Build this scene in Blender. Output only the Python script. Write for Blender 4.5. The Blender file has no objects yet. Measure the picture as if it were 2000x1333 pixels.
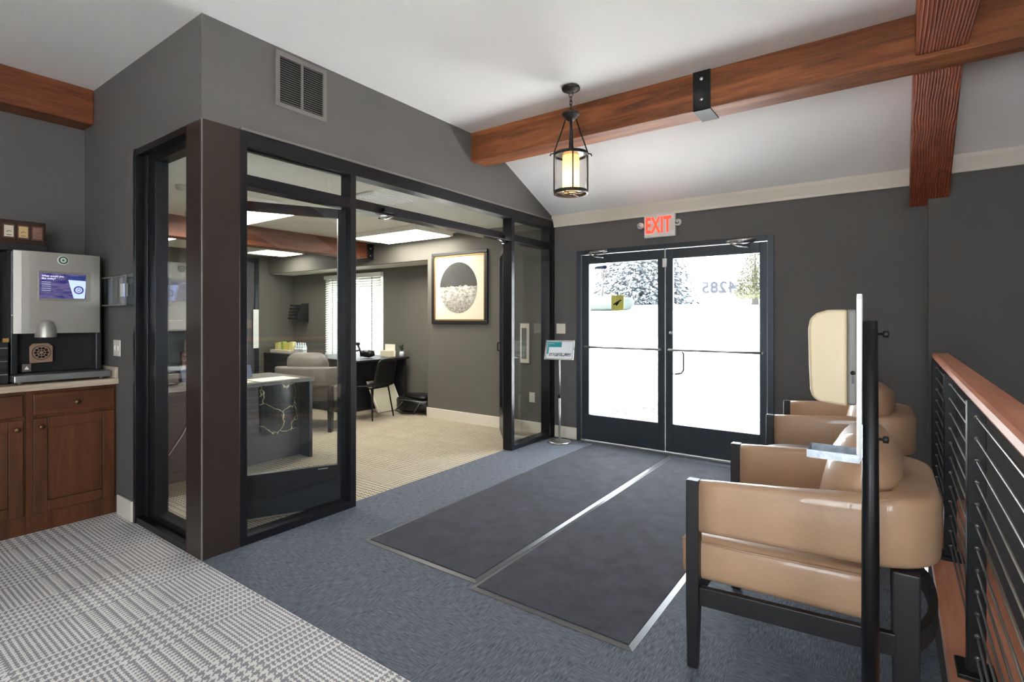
import bpy, bmesh, math, random
from mathutils import Vector, Matrix
PI = math.pi
random.seed(7)
S = bpy.context.scene
COL = S.collection
# ---------------------------------------------------------------- camera
cd = bpy.data.cameras.new('camera'); cam = bpy.data.objects.new('camera', cd); COL.objects.link(cam)
cam.location = (0, 0, 1.40)
cam.rotation_euler = (PI/2, 0, math.radians(35.5))
cd.sensor_width = 36.0; cd.sensor_fit = 'HORIZONTAL'
cd.lens = 1020.0/2000*36
cd.shift_y = -(666.5-622.0)/2000
cd.clip_start = 0.05; cd.clip_end = 300
S.camera = cam
# ---------------------------------------------------------------- view, sky, light
S.view_settings.view_transform = 'Standard'; S.view_settings.look = 'None'
S.view_settings.gamma = 1.0; S.view_settings.use_curve_mapping = False
S.view_settings.exposure = 1.26
S.cycles.max_bounces = 10; S.cycles.diffuse_bounces = 6; S.cycles.glossy_bounces = 5
S.cycles.transparent_max_bounces = 16; S.cycles.sample_clamp_indirect = 6.0
SKY = 7.5; PANEL = 9.5
W = bpy.data.worlds.new('sky'); S.world = W; W.use_nodes = True
bg = W.node_tree.nodes['Background']; bg.inputs[0].default_value = (0.86, 0.93, 1.0, 1); bg.inputs[1].default_value = SKY

sun = bpy.data.lights.new('sun', 'SUN'); sun.energy = 30; sun.angle = math.radians(.6); sun.color = (1, .95, .87)
so = bpy.data.objects.new('sun', sun); COL.objects.link(so)
so.rotation_euler = Vector((.70, .16, -.70)).to_track_quat('-Z', 'Y').to_euler()
def portal(loc, rot, sx, sy):
    l = bpy.data.lights.new('window_daylight', 'AREA'); l.shape = 'RECTANGLE'; l.size = sx; l.size_y = sy
    l.cycles.is_portal = True
    o = bpy.data.objects.new('window_daylight', l); COL.objects.link(o); o.location = loc; o.rotation_euler = rot
def area(name, loc, rot, sx, sy, power, color):
    l = bpy.data.lights.new(name, 'AREA'); l.shape = 'RECTANGLE'; l.size = sx; l.size_y = sy
    l.energy = power; l.color = color
    o = bpy.data.objects.new(name, l); COL.objects.link(o); o.location = loc; o.rotation_euler = rot
    return o
portal((-1.85, 5.46, 1.15), (-PI/2, 0, 0), 1.9, 1.85)          # entry doors, facing -Y
portal((-7.55, 6.02, 1.4), (-PI/2, 0, 0), 1.6, 1.5)            # office window
portal((-.3, -3.35, 1.5), (PI/2, 0, 0), 1.4, 2.4)             # unseen rear window added for fill light, facing +Y
portal((2.42, -2.1, 1.55), (0, PI/2, 0), 2.3, 2.0)             # unseen side window added for fill light, facing -X
# ---------------------------------------------------------------- mesh helper
class MB:
    def __init__(s): s.v = []; s.f = []; s.sm = []
    def add(s, vs, fs, smooth=False):
        n = len(s.v); s.v += [tuple(v) for v in vs]
        for f in fs: s.f.append([n+i for i in f]); s.sm.append(smooth)
        return s
    def box(s, x0, x1, y0, y1, z0, z1):
        vs = [(x, y, z) for x in (x0, x1) for y in (y0, y1) for z in (z0, z1)]
        return s.add(vs, [(0,1,3,2),(4,6,7,5),(0,4,5,1),(2,3,7,6),(0,2,6,4),(1,5,7,3)])
    def hexa(s, p):   # 8 points: bottom ring 4, top ring 4
        return s.add(p, [(3,2,1,0),(4,5,6,7),(0,1,5,4),(1,2,6,5),(2,3,7,6),(3,0,4,7)])
    def tube(s, pts, r, n=8, closed=False, cap=True):
        pts = [Vector(p) for p in pts]; m = len(pts)
        rr = r if isinstance(r, (list, tuple)) else [r]*m
        rings = []; up = None
        for i, p in enumerate(pts):
            if closed: t = pts[(i+1) % m]-pts[i-1]
            else: t = pts[min(i+1, m-1)]-pts[max(i-1, 0)]
            t.normalize()
            if up is None:
                up = Vector((0, 0, 1)) if abs(t.z) < .9 else Vector((1, 0, 0))
            a = up-t*up.dot(t)
            if a.length < 1e-4: a = Vector((1, 0, 0))-t*t.x
            a.normalize(); b = t.cross(a); up = a
            rings.append([p+(a*math.cos(2*PI*k/n)+b*math.sin(2*PI*k/n))*rr[i] for k in range(n)])
        vs = [v for R in rings for v in R]; fs = []
        for i in range(m if closed else m-1):
            j = (i+1) % m
            for k in range(n):
                l = (k+1) % n; fs.append((i*n+k, i*n+l, j*n+l, j*n+k))
        s.add(vs, fs, True)
        if cap and not closed:
            q = len(s.v)-m*n
            s.f.append([q+k for k in range(n)][::-1]); s.sm.append(False)
            s.f.append([q+(m-1)*n+k for k in range(n)]); s.sm.append(False)
        return s
    def lathe(s, prof, c=(0, 0, 0), n=32, axis='z', smooth=True):
        vs = []; fs = []; m = len(prof)
        for r, h in prof:
            for k in range(n):
                a = 2*PI*k/n; x, y = r*math.cos(a), r*math.sin(a)
                p = {'z': (x, y, h), 'x': (h, x, y), 'y': (y, h, x)}[axis]
                vs.append((p[0]+c[0], p[1]+c[1], p[2]+c[2]))
        for i in range(m-1):
            for k in range(n):
                l = (k+1) % n; fs.append((i*n+k, i*n+l, (i+1)*n+l, (i+1)*n+k))
        closed = prof[0] == prof[-1]
        if not closed and prof[0][0] > 1e-6: fs.append(tuple(range(n))[::-1])
        if not closed and prof[-1][0] > 1e-6: fs.append(tuple((m-1)*n+k for k in range(n)))
        return s.add(vs, fs, smooth)
    def prism(s, poly, a0, a1, axis='z'):
        n = len(poly)
        def P(u, v, a): return {'z': (u, v, a), 'x': (a, u, v), 'y': (u, a, v)}[axis]
        vs = [P(u, v, a0) for u, v in poly]+[P(u, v, a1) for u, v in poly]
        fs = [tuple(range(n))[::-1], tuple(range(n, 2*n))]+[(i, (i+1) % n, n+(i+1) % n, n+i) for i in range(n)]
        return s.add(vs, fs)
    def grid(s, rows, smooth=True, closeu=False, closev=False):
        m = len(rows); n = len(rows[0]); vs = [v for R in rows for v in R]; fs = []
        for i in range(m if closev else m-1):
            for k in range(n if closeu else n-1):
                j = (i+1) % m; l = (k+1) % n
                fs.append((i*n+k, i*n+l, j*n+l, j*n+k))
        return s.add(vs, fs, smooth)
def B(*a): return MB().box(*a)
WORLDLOC = {}
def build(name, mb, mat, parent=None, bevel=0, seg=2, sub=0, origin=None, smooth=None, weld=False):
    vs = mb.v; loc = Vector((0, 0, 0))
    if parent is not None:
        off = WORLDLOC.get(parent.name, Vector((0, 0, 0)))
    elif origin is not None: off = Vector(origin); loc = off
    else:
        xs = [v[0] for v in vs]; ys = [v[1] for v in vs]; zs = [v[2] for v in vs]
        off = Vector(((min(xs)+max(xs))/2, (min(ys)+max(ys))/2, min(zs))); loc = off
    me = bpy.data.meshes.new(name)
    me.from_pydata([tuple(Vector(v)-off) for v in vs], [], mb.f)
    bm = bmesh.new(); bm.from_mesh(me)
    if weld: bmesh.ops.remove_doubles(bm, verts=bm.verts, dist=1e-5)
    bmesh.ops.recalc_face_normals(bm, faces=bm.faces); bm.to_mesh(me); bm.free()
    if not weld:
        for p, q in zip(me.polygons, mb.sm): p.use_smooth = q
    if smooth is not None:
        for p in me.polygons: p.use_smooth = smooth
    me.materials.append(mat)
    o = bpy.data.objects.new(name, me); COL.objects.link(o); o.location = loc
    if parent is not None: o.parent = parent; WORLDLOC[o.name] = off
    else: WORLDLOC[o.name] = loc
    if bevel:
        b = o.modifiers.new('bevel', 'BEVEL'); b.width = bevel; b.segments = seg; b.limit_method = 'ANGLE'
        b.harden_normals = False
    if sub:
        b = o.modifiers.new('subsurf', 'SUBSURF'); b.levels = sub; b.render_levels = sub
    return o
def props(o, label=None, cat=None, group=None, kind=None):
    if label: o['label'] = label
    if cat: o['category'] = cat
    if group: o['group'] = group
    if kind: o['kind'] = kind
    return o
def thing(name, loc, label, cat, group=None, rz=0, local=False, kind=None):
    o = bpy.data.objects.new(name, None); COL.objects.link(o); o.location = loc; o.rotation_euler = (0, 0, rz)
    o.empty_display_size = .1
    WORLDLOC[o.name] = Vector((0, 0, 0)) if local else Vector(loc)
    return props(o, label, cat, group, kind)
def struct(name, mb, mat, label=None, origin=(0, 0, 0), parent=None, **k):
    o = build(name, mb, mat, parent=parent, origin=None if parent else origin, **k)
    if parent is None: props(o, label, None, None, 'structure')
    return o
def dup(root, loc, rz, label, group=None, mats=None):
    def cp(o, par):
        c = o.copy(); COL.objects.link(c)
        if par is not None: c.parent = par
        if mats and o.type == 'MESH' and o.data.materials and o.data.materials[0].name in mats:
            c.data = o.data.copy(); c.data.materials[0] = mats[o.data.materials[0].name]
        for ch in list(o.children): cp(ch, c)
        return c
    c = cp(root, None); c.location = loc; c.rotation_euler = (0, 0, rz); c['label'] = label
    if group: c['group'] = group
    elif 'group' in c: del c['group']
    return c
def text(name, s, size, loc, rot, mat, parent=None, ext=.0008, align='CENTER', spacing=1.0, sx=1.0, bold=0):
    cu = bpy.data.curves.new(name, 'FONT'); cu.body = s; cu.size = size; cu.extrude = ext
    cu.align_x = align; cu.align_y = 'CENTER'; cu.space_character = spacing; cu.resolution_u = 4; cu.offset = bold
    cu.materials.append(mat)
    tmp = bpy.data.objects.new('t', cu); COL.objects.link(tmp); bpy.context.view_layer.update()
    me = bpy.data.meshes.new_from_object(tmp.evaluated_get(bpy.context.evaluated_depsgraph_get())); me.name = name
    bpy.data.objects.remove(tmp); bpy.data.curves.remove(cu)
    o = bpy.data.objects.new(name, me); COL.objects.link(o)
    off = WORLDLOC.get(parent.name, Vector((0, 0, 0))) if parent is not None else Vector((0, 0, 0))
    o.location = Vector(loc)-off; o.rotation_euler = rot; o.scale = (sx, 1, 1)
    if parent is not None: o.parent = parent
    return o
# ---------------------------------------------------------------- materials
def srgb(r, g, b):
    f = lambda c: (c/255/12.92) if c/255 <= .04045 else ((c/255+.055)/1.055)**2.4
    return (f(r), f(g), f(b), 1)
def M(name, col, rough=.5, metal=0, spec=.5, bump=0, bscale=200, emit=None, estr=0, var=0, vscale=3, coat=0):
    m = bpy.data.materials.new(name); m.use_nodes = True; nt = m.node_tree; b = nt.nodes['Principled BSDF']
    b.inputs['Base Color'].default_value = col; b.inputs['Roughness'].default_value = rough
    b.inputs['Metallic'].default_value = metal; b.inputs['Specular IOR Level'].default_value = spec
    b.inputs['Coat Weight'].default_value = coat
    if emit: b.inputs['Emission Color'].default_value = emit; b.inputs['Emission Strength'].default_value = estr
    tc = nt.nodes.new('ShaderNodeTexCoord')
    if var:
        n = nt.nodes.new('ShaderNodeTexNoise'); n.inputs['Scale'].default_value = vscale; n.inputs['Detail'].default_value = 4
        nt.links.new(tc.outputs['Object'], n.inputs['Vector'])
        r = nt.nodes.new('ShaderNodeMapRange'); r.inputs['From Min'].default_value = .3; r.inputs['From Max'].default_value = .7
        r.inputs['To Min'].default_value = 1-var; r.inputs['To Max'].default_value = 1+var
        mx = nt.nodes.new('ShaderNodeMix'); mx.data_type = 'RGBA'; mx.blend_type = 'MULTIPLY'; mx.inputs[0].default_value = 1
        mx.inputs[6].default_value = col
        nt.links.new(n.outputs['Fac'], r.inputs['Value']); nt.links.new(r.outputs[0], mx.inputs[7]); nt.links.new(mx.outputs[2], b.inputs['Base Color'])
    if bump:
        n = nt.nodes.new('ShaderNodeTexNoise'); n.inputs['Scale'].default_value = bscale; n.inputs['Detail'].default_value = 3
        nt.links.new(tc.outputs['Object'], n.inputs['Vector'])
        bp = nt.nodes.new('ShaderNodeBump'); bp.inputs['Strength'].default_value = bump; bp.inputs['Distance'].default_value = .005
        nt.links.new(n.outputs['Fac'], bp.inputs['Height']); nt.links.new(bp.outputs[0], b.inputs['Normal'])
    return m
class NT:
    def __init__(s, name):
        s.m = bpy.data.materials.new(name); s.m.use_nodes = True; s.t = s.m.node_tree; s.b = s.t.nodes['Principled BSDF']
    def n(s, t, **k):
        x = s.t.nodes.new(t)
        for a, v in k.items(): setattr(x, a, v)
        return x
    def l(s, a, b): s.t.links.new(a, b)
    def math(s, op, a, b=None, c=None):
        x = s.n('ShaderNodeMath', operation=op)
        for i, v in enumerate((a, b, c)):
            if v is None: continue
            if isinstance(v, (int, float)): x.inputs[i].default_value = v
            else: s.l(v, x.inputs[i])
        return x.outputs[0]
    def coord(s, out='Object'):
        return s.n('ShaderNodeTexCoord').outputs[out]
    def mapping(s, vec, scale=(1, 1, 1), rot=(0, 0, 0)):
        x = s.n('ShaderNodeMapping'); s.l(vec, x.inputs['Vector']); x.inputs['Scale'].default_value = scale; x.inputs['Rotation'].default_value = rot
        return x.outputs[0]
    def noise(s, vec, scale, detail=4, rough=.5, dist=0):
        x = s.n('ShaderNodeTexNoise'); s.l(vec, x.inputs['Vector']); x.inputs['Scale'].default_value = scale
        x.inputs['Detail'].default_value = detail; x.inputs['Roughness'].default_value = rough; x.inputs['Distortion'].default_value = dist
        return x.outputs['Fac']
    def ramp(s, fac, stops):
        x = s.n('ShaderNodeValToRGB'); e = x.color_ramp.elements
        e[0].position, e[0].color = stops[0]; e[1].position, e[1].color = stops[-1]
        for p, c in stops[1:-1]: k = e.new(p); k.color = c
        s.l(fac, x.inputs[0]); return x.outputs[0]
    def mix(s, f, a, b, mode='MIX'):
        x = s.n('ShaderNodeMix', data_type='RGBA', blend_type=mode)
        for i, v in ((0, f), (6, a), (7, b)):
            if isinstance(v, (int, float)): x.inputs[i].default_value = v
            elif isinstance(v, tuple): x.inputs[i].default_value = v
            else: s.l(v, x.inputs[i])
        return x.outputs[2]
    def bump(s, h, strength, dist=.005):
        x = s.n('ShaderNodeBump'); x.inputs['Strength'].default_value = strength; x.inputs['Distance'].default_value = dist
        s.l(h, x.inputs['Height']); s.l(x.outputs[0], s.b.inputs['Normal'])
def wood(name, axis, dark, light, scale=1.0, rough=.55, carve=0, spec=.35):
    """grain runs along axis ('x','y','z')"""
    t = NT(name); v = t.coord()
    sc = {'x': (.7, 9, 9), 'y': (9, .7, 9), 'z': (9, 9, .7)}[axis]
    mv = t.mapping(v, tuple(a*scale for a in sc))
    n1 = t.noise(mv, 1.6, 6, .6, .8)
    n2 = t.noise(mv, 9, 4, .7)
    n3 = t.noise(v, 1.3, 2)
    f = t.math('ADD', t.math('MULTIPLY', n1, .62), t.math('ADD', t.math('MULTIPLY', n2, .25), t.math('MULTIPLY', n3, .13)))
    mid = tuple((a+b)/2 for a, b in zip(dark, light))
    c = t.ramp(f, [(.34, dark), (.5, mid), (.64, light)])
    t.l(c, t.b.inputs['Base Color']); t.b.inputs['Roughness'].default_value = rough; t.b.inputs['Specular IOR Level'].default_value = spec
    h = f
    if carve:
        w = t.n('ShaderNodeTexWave', wave_type='BANDS', bands_direction='X')
        sc2 = {'x': (.32, 3, 3), 'y': (3, .32, 3), 'z': (3, 3, .32)}[axis]
        t.l(t.mapping(v, sc2), w.inputs['Vector']); w.inputs['Scale'].default_value = 7; w.inputs['Distortion'].default_value = 9; w.inputs['Detail'].default_value = 1.0; w.inputs['Detail Scale'].default_value = .35
        h = t.math('ADD', t.math('MULTIPLY', t.math('POWER', w.outputs['Fac'], 4), 1.0), t.math('MULTIPLY', f, .4))
        t.bump(h, .8, .012)
        c2 = t.mix(t.math('MULTIPLY', t.math('POWER', w.outputs['Fac'], 6), .45), c, tuple(min(1, a*1.9) for a in light[:3])+(1,))
        t.l(c2, t.b.inputs['Base Color'])
    else: t.bump(h, .35, .004)
    return t.m
def carpet_plaid(name, light, dark, c=.0042):
    t = NT(name); v = t.coord(); sp = t.n('ShaderNodeSeparateXYZ')
    nz = t.n('ShaderNodeTexNoise'); t.l(v, nz.inputs['Vector']); nz.inputs['Scale'].default_value = 90; nz.inputs['Detail'].default_value = 1
    va = t.n('ShaderNodeVectorMath', operation='MULTIPLY_ADD'); t.l(nz.outputs['Color'], va.inputs[0]); va.inputs[1].default_value = (.006, .006, 0); t.l(v, va.inputs[2])
    t.l(va.outputs[0], sp.inputs[0])
    i = t.math('FLOOR', t.math('DIVIDE', t.math('ADD', sp.outputs[0], 50), c)); j = t.math('FLOOR', t.math('DIVIDE', t.math('ADD', sp.outputs[1], 50), c))
    def yarn(k):
        big = t.math('LESS_THAN', t.math('MODULO', k, 8), 3.5)
        small = t.math('LESS_THAN', t.math('MODULO', k, 4), 1.5)
        sel = t.math('LESS_THAN', t.math('MODULO', k, 112), 63.5)
        return t.math('ADD', t.math('MULTIPLY', big, sel), t.math('MULTIPLY', small, t.math('SUBTRACT', 1, sel)))
    tw = t.math('LESS_THAN', t.math('MODULO', t.math('ADD', i, j), 4), 1.5)
    f = t.math('ADD', t.math('MULTIPLY', yarn(i), tw), t.math('MULTIPLY', yarn(j), t.math('SUBTRACT', 1, tw)))
    col = t.mix(f, dark, light)
    n1 = t.noise(v, 420, 2); n2 = t.noise(v, 5, 3)
    g = t.math('ADD', t.math('MULTIPLY', n1, .5), t.math('ADD', t.math('MULTIPLY', n2, .3), .6))
    cg = t.n('ShaderNodeCombineXYZ')
    for k in range(3): t.l(g, cg.inputs[k])
    t.l(t.mix(1.0, col, cg.outputs[0], 'MULTIPLY'), t.b.inputs['Base Color'])
    t.b.inputs['Roughness'].default_value = .95; t.b.inputs['Specular IOR Level'].default_value = .15
    t.bump(n1, .6, .004)
    return t.m
def carpet_streak(name, dark, light):
    t = NT(name); v = t.coord(); sp = t.n('ShaderNodeSeparateXYZ'); t.l(v, sp.inputs[0])
    ti = t.math('FLOOR', t.math('DIVIDE', t.math('ADD', sp.outputs[0], 50), .5)); tj = t.math('FLOOR', t.math('DIVIDE', t.math('ADD', sp.outputs[1], 50.1), .5))
    par = t.math('MODULO', t.math('ADD', ti, tj), 2)
    a = t.noise(t.mapping(v, (1, .09, 1)), 230, 3, .6); b = t.noise(t.mapping(v, (.09, 1, 1)), 230, 3, .6)
    g = t.n('ShaderNodeMix', data_type='FLOAT'); t.l(par, g.inputs[0]); t.l(a, g.inputs[2]); t.l(b, g.inputs[3])
    fine = t.noise(v, 500, 2); h = t.math('ADD', t.math('MULTIPLY', g.outputs[0], .72), t.math('MULTIPLY', fine, .28))
    t.l(t.ramp(h, [(.36, dark), (.66, light)]), t.b.inputs['Base Color'])
    t.b.inputs['Roughness'].default_value = .85; t.b.inputs['Specular IOR Level'].default_value = .3
    t.bump(h, .7, .004)
    return t.m
def fabric_mat(name, dark, light):
    t = NT(name); v = t.coord()
    n = t.noise(v, 7, 6, .7); f = t.noise(v, 350, 2)
    h = t.math('ADD', t.math('MULTIPLY', n, .7), t.math('MULTIPLY', f, .3))
    t.l(t.ramp(h, [(.35, dark), (.65, light)]), t.b.inputs['Base Color'])
    t.b.inputs['Roughness'].default_value = .9; t.b.inputs['Specular IOR Level'].default_value = .25
    t.b.inputs['Sheen Weight'].default_value = .10
    t.bump(t.math('ADD', f, t.math('MULTIPLY', n, .5)), .7, .005)
    return t.m
def glassmat(name, tint=(.93, .96, .95, 1), ior=1.5):
    m = bpy.data.materials.new(name); m.use_nodes = True; nt = m.node_tree; nt.nodes.clear()
    o = nt.nodes.new('ShaderNodeOutputMaterial'); mx = nt.nodes.new('ShaderNodeMixShader')
    tr = nt.nodes.new('ShaderNodeBsdfTransparent'); tr.inputs[0].default_value = tint
    gl = nt.nodes.new('ShaderNodeBsdfGlossy'); gl.inputs['Roughness'].default_value = 0.0; gl.inputs[0].default_value = (1, 1, 1, 1)
    fr = nt.nodes.new('ShaderNodeFresnel'); fr.inputs[0].default_value = ior
    ge = nt.nodes.new('ShaderNodeNewGeometry'); mr = nt.nodes.new('ShaderNodeMapRange')
    mr.inputs['To Min'].default_value = ior; mr.inputs['To Max'].default_value = 1/ior
    nt.links.new(ge.outputs['Backfacing'], mr.inputs['Value']); nt.links.new(mr.outputs[0], fr.inputs[0])
    nt.links.new(fr.outputs[0], mx.inputs[0]); nt.links.new(tr.outputs[0], mx.inputs[1]); nt.links.new(gl.outputs[0], mx.inputs[2]); nt.links.new(mx.outputs[0], o.inputs[0])
    return m
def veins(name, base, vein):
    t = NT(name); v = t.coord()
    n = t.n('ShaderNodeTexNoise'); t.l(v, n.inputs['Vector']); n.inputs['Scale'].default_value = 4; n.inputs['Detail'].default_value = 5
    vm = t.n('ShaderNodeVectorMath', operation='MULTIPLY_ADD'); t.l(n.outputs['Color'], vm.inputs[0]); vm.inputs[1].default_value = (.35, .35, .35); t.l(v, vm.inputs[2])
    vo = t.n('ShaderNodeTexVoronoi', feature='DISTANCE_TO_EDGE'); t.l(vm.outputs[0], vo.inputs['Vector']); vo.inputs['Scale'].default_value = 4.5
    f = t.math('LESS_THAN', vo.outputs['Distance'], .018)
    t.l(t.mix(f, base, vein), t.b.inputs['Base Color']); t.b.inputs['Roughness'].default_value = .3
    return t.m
m_wall = M('grey_wall_paint', srgb(95, 92, 90), .75, spec=.3, bump=.25, bscale=120)
m_walloff = M('office_wall_paint', srgb(103, 100, 92), .75, spec=.3, bump=.2, bscale=120)
m_ceil = M('ceiling_plaster', srgb(247, 244, 241), .9, spec=.2, bump=.35, bscale=90)
m_ceiloff = M('office_ceiling_plaster', srgb(244, 245, 236), .9, spec=.2, bump=.2, bscale=90)
m_trimw = M('cream_trim_paint', srgb(222, 213, 198), .5)
m_frame = M('bronze_black_aluminium', srgb(38, 38, 41), .32, .6, spec=.5)
m_fdoor = M('entry_door_aluminium', srgb(62, 68, 74), .38, .5)
m_clad = M('dark_bronze_cladding', srgb(58, 47, 42), .35, .35, var=.12, vscale=2)
m_beam_x = wood('stained_beam_x', 'x', srgb(76, 38, 18), srgb(160, 96, 56), 1, .5)
m_beam_y = wood('stained_beam_y', 'y', srgb(74, 32, 14), srgb(142, 82, 48), 1, .5)
m_rafter = wood('carved_rafter', 'y', srgb(112, 50, 28), srgb(168, 88, 56), 1, .42, carve=1)
m_cab = wood('cabinet_walnut', 'z', srgb(62, 34, 16), srgb(100, 58, 30), .8, .42)
m_cabh = wood('cabinet_walnut_drawer', 'y', srgb(62, 34, 16), srgb(100, 58, 30), .8, .42)
m_rail = wood('handrail_wood', 'y', srgb(180, 114, 86), srgb(216, 154, 124), .8, .4)
m_counter = wood('counter_laminate', 'y', srgb(160, 140, 118), srgb(205, 190, 170), 1.5, .45)
m_houndstooth = carpet_plaid('houndstooth_carpet', srgb(224, 220, 216), srgb(146, 142, 145), c=.0054)
m_houndoff = carpet_plaid('office_houndstooth_carpet', srgb(204, 193, 171), srgb(130, 120, 104), c=.0054)
m_blue = carpet_streak('slate_carpet', srgb(54, 58, 66), srgb(120, 125, 134))
m_mat = fabric_mat('mat_pile', srgb(26, 26, 31), srgb(58, 58, 68))
m_rubber = M('mat_rubber_edge', srgb(92, 92, 92), .28, .2)
m_glass = glassmat('clear_glass', (.975, .985, .98, 1))
m_glassd = glassmat('door_glass', (.97, .98, .98, 1), 1.45)
m_chrome = M('chrome', srgb(215, 215, 215), .2, 1)
m_steel = M('brushed_steel', srgb(175, 175, 172), .33, .9)
m_black = M('black_plastic', srgb(22, 22, 23), .4)
m_blackm = M('black_metal', srgb(26, 26, 28), .38, .4)
m_bwood = M('black_stained_wood', srgb(30, 29, 30), .4, spec=.5)
m_iron = M('wrought_iron', srgb(52, 48, 46), .5, .5)
m_white = M('white_plastic', srgb(228, 226, 220), .45)
m_cream = M('cream_plastic', srgb(190, 171, 138), .4)
m_greyp = M('grey_plastic', srgb(112, 110, 104), .5)
m_leather = M('tan_leather', srgb(175, 141, 111), .38, spec=.5, bump=.2, bscale=260, var=.05, vscale=6, coat=.35)
m_gleather = M('grey_leather', srgb(125, 118, 112), .45, spec=.4)
m_desk = M('black_desk_laminate', srgb(36, 36, 38), .35, var=.1, vscale=5)
m_deskp = M('charcoal_desk_panel', srgb(66, 64, 66), .5)
m_paper = M('paper', srgb(238, 232, 214), .8)
m_silver = M('silver_coffee_panel', srgb(168, 163, 154), .38, .55)
m_slat = M('blind_slat', srgb(238, 238, 235), .6)
m_panel = M('led_panel', (1, 1, 1, 1), .5, emit=(1, .96, .88, 1), estr=PANEL)
m_gold = M('gold_fillet', srgb(176, 134, 74), .4, .5)
m_vent = M('vent_paint', srgb(112, 107, 103), .6)
m_dark = M('dark_void', srgb(14, 14, 14), .9)
m_snow = M('pale_ground', srgb(222, 222, 222), .9, var=.06, vscale=.6)

XS, YC, YE, YJ, ZC = -3.2, 1.41, 5.34, 5.25, 3.16
ZO = 2.56      # office ceiling
XL, XR, YB = -5.185, 2.3, -3.3
ZL = -2.9      # lower level
# ================================================================ SHELL
struct('floor', B(XL-.1, .16, YB, YC, -.12, 0), m_houndstooth, 'light grey houndstooth carpet in the lobby foreground')
struct('floor_entry', B(XS-.09, .18, YC, YE+.1, -.12, 0), m_blue, 'slate blue-grey carpet in the entry')
struct('floor_office', B(-9.6, XS-.09, YC, 5.95, -.12, 0), m_houndoff, 'beige houndstooth carpet in the office')
struct('floor_lower', B(.1, XR+.1, YB, YJ, ZL-.1, ZL), m_blue, 'lower stair level floor')
struct('wall_landing', B(.14, .17, YB, YJ, ZL, -.12), m_wall)
# flat ceiling + slope down to the entry wall
struct('ceiling', B(XL-.1, XR+.1, YB-.1, 4.035, ZC, ZC+.12), m_ceil, 'white flat ceiling')
sl = (2.585-ZC)/(YE-4.035)
ye2 = YE+.15; ze2 = ZC+sl*(ye2-4.035)
struct('ceiling_slope', MB().hexa([(XS-.0, 4.035, ZC), (XR+.1, 4.035, ZC), (XR+.1, ye2, ze2), (XS-.0, ye2, ze2), (XS-.0, 4.035, ZC+.12), (XR+.1, 4.035, ZC+.12), (XR+.1, ye2, ze2+.12), (XS-.0, ye2, ze2+.12)]), m_ceil, 'white ceiling sloping down to the entry wall')
def wallpoly(name, pts, x0, x1, mat, axis='x', label=None): struct(name, MB().prism(pts, x0, x1, axis), mat, label)
# wall above the storefront (faces +X)
wallpoly('wall_left', [(YC, 2.555), (YE, 2.555), (YE, ZC+sl*(YE-4.035)+.002), (4.035, ZC+.002), (YC, ZC+.002)], XS-.114, XS, m_wall, label='grey wall above the glass storefront')
# coffee nook wall (faces -Y), left piece and header above side window
struct('wall_nook', B(XL-.1, -4.19, YC, YC+.13, 0, ZC).box(-4.19, XS-.114, YC, YC+.13, 2.55, ZC), m_wall, 'grey wall beside the coffee counter')
struct('wall_counter', B(XL-.1, XL, YB, YC, 0, ZC), m_wall, 'dark grey wall behind the coffee counter')
# entry wall, two thicknesses, with door opening
DX0, DX1, DZ = -2.884, -.83, 2.172
struct('wall_back', B(-5.27, DX0, YE, YE+.12, -.1, 2.75).box(DX1, .28, YE, YE+.12, -.1, 2.75).box(DX0, DX1, YE, YE+.12, DZ, 2.75), m_wall, 'dark grey entry wall with the double doors')
struct('wall_back_jog', B(.28, XR+.1, YJ, YJ+.21, ZL, 2.8), m_wall, 'dark grey wall behind the stair railing')
struct('wall_right', B(XR, XR+.1, YB, YJ, ZL, .4).box(XR, XR+.1, YB, YJ, 2.7, ZC).box(XR, XR+.1, YB, -3.1, .4, 2.7).box(XR, XR+.1, -1.1, YJ, .4, 2.7), m_wall)
wq = thing('fill_window_side', (XR+.05, -2.1, .4), None, None, kind='structure')  # unseen window, added here to brighten the lobby from the right
fr = MB()
for y in (-3.1, -2.12, -1.15): fr.box(XR+.01, XR+.09, y, y+.05, .4, 2.7)
fr.box(XR+.01, XR+.09, -3.1, -1.1, .4, .45).box(XR+.01, XR+.09, -3.1, -1.1, 2.65, 2.7)
build('frame', fr, m_frame, wq)
build('glass_pane', B(XR+.05, XR+.055, -3.08, -1.12, .43, 2.67), m_glassd, wq)
# rear wall behind the camera with a window added to let in fill light
struct('wall_rear', B(XL-.1, -1.0, YB-.1, YB, 0, ZC).box(.4, XR+.1, YB-.1, YB, ZL, ZC).box(-1.0, .4, YB-.1, YB, 2.75, ZC).box(-1.0, .4, YB-.1, YB, -.12, .3), m_wall)
wr = thing('fill_window_rear', (-.3, YB-.05, .3), None, None, kind='structure')
fr = MB()
for x in (-1.0, -.32, .35): fr.box(x, x+.05, YB-.09, YB-.01, .3, 2.75)
fr.box(-1.0, .4, YB-.09, YB-.01, .3, .35).box(-1.0, .4, YB-.09, YB-.01, 2.7, 2.75)
build('frame', fr, m_frame, wr)
build('glass_pane', B(-.98, .38, YB-.055, YB-.05, .33, 2.72), m_glassd, wr)
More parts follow.
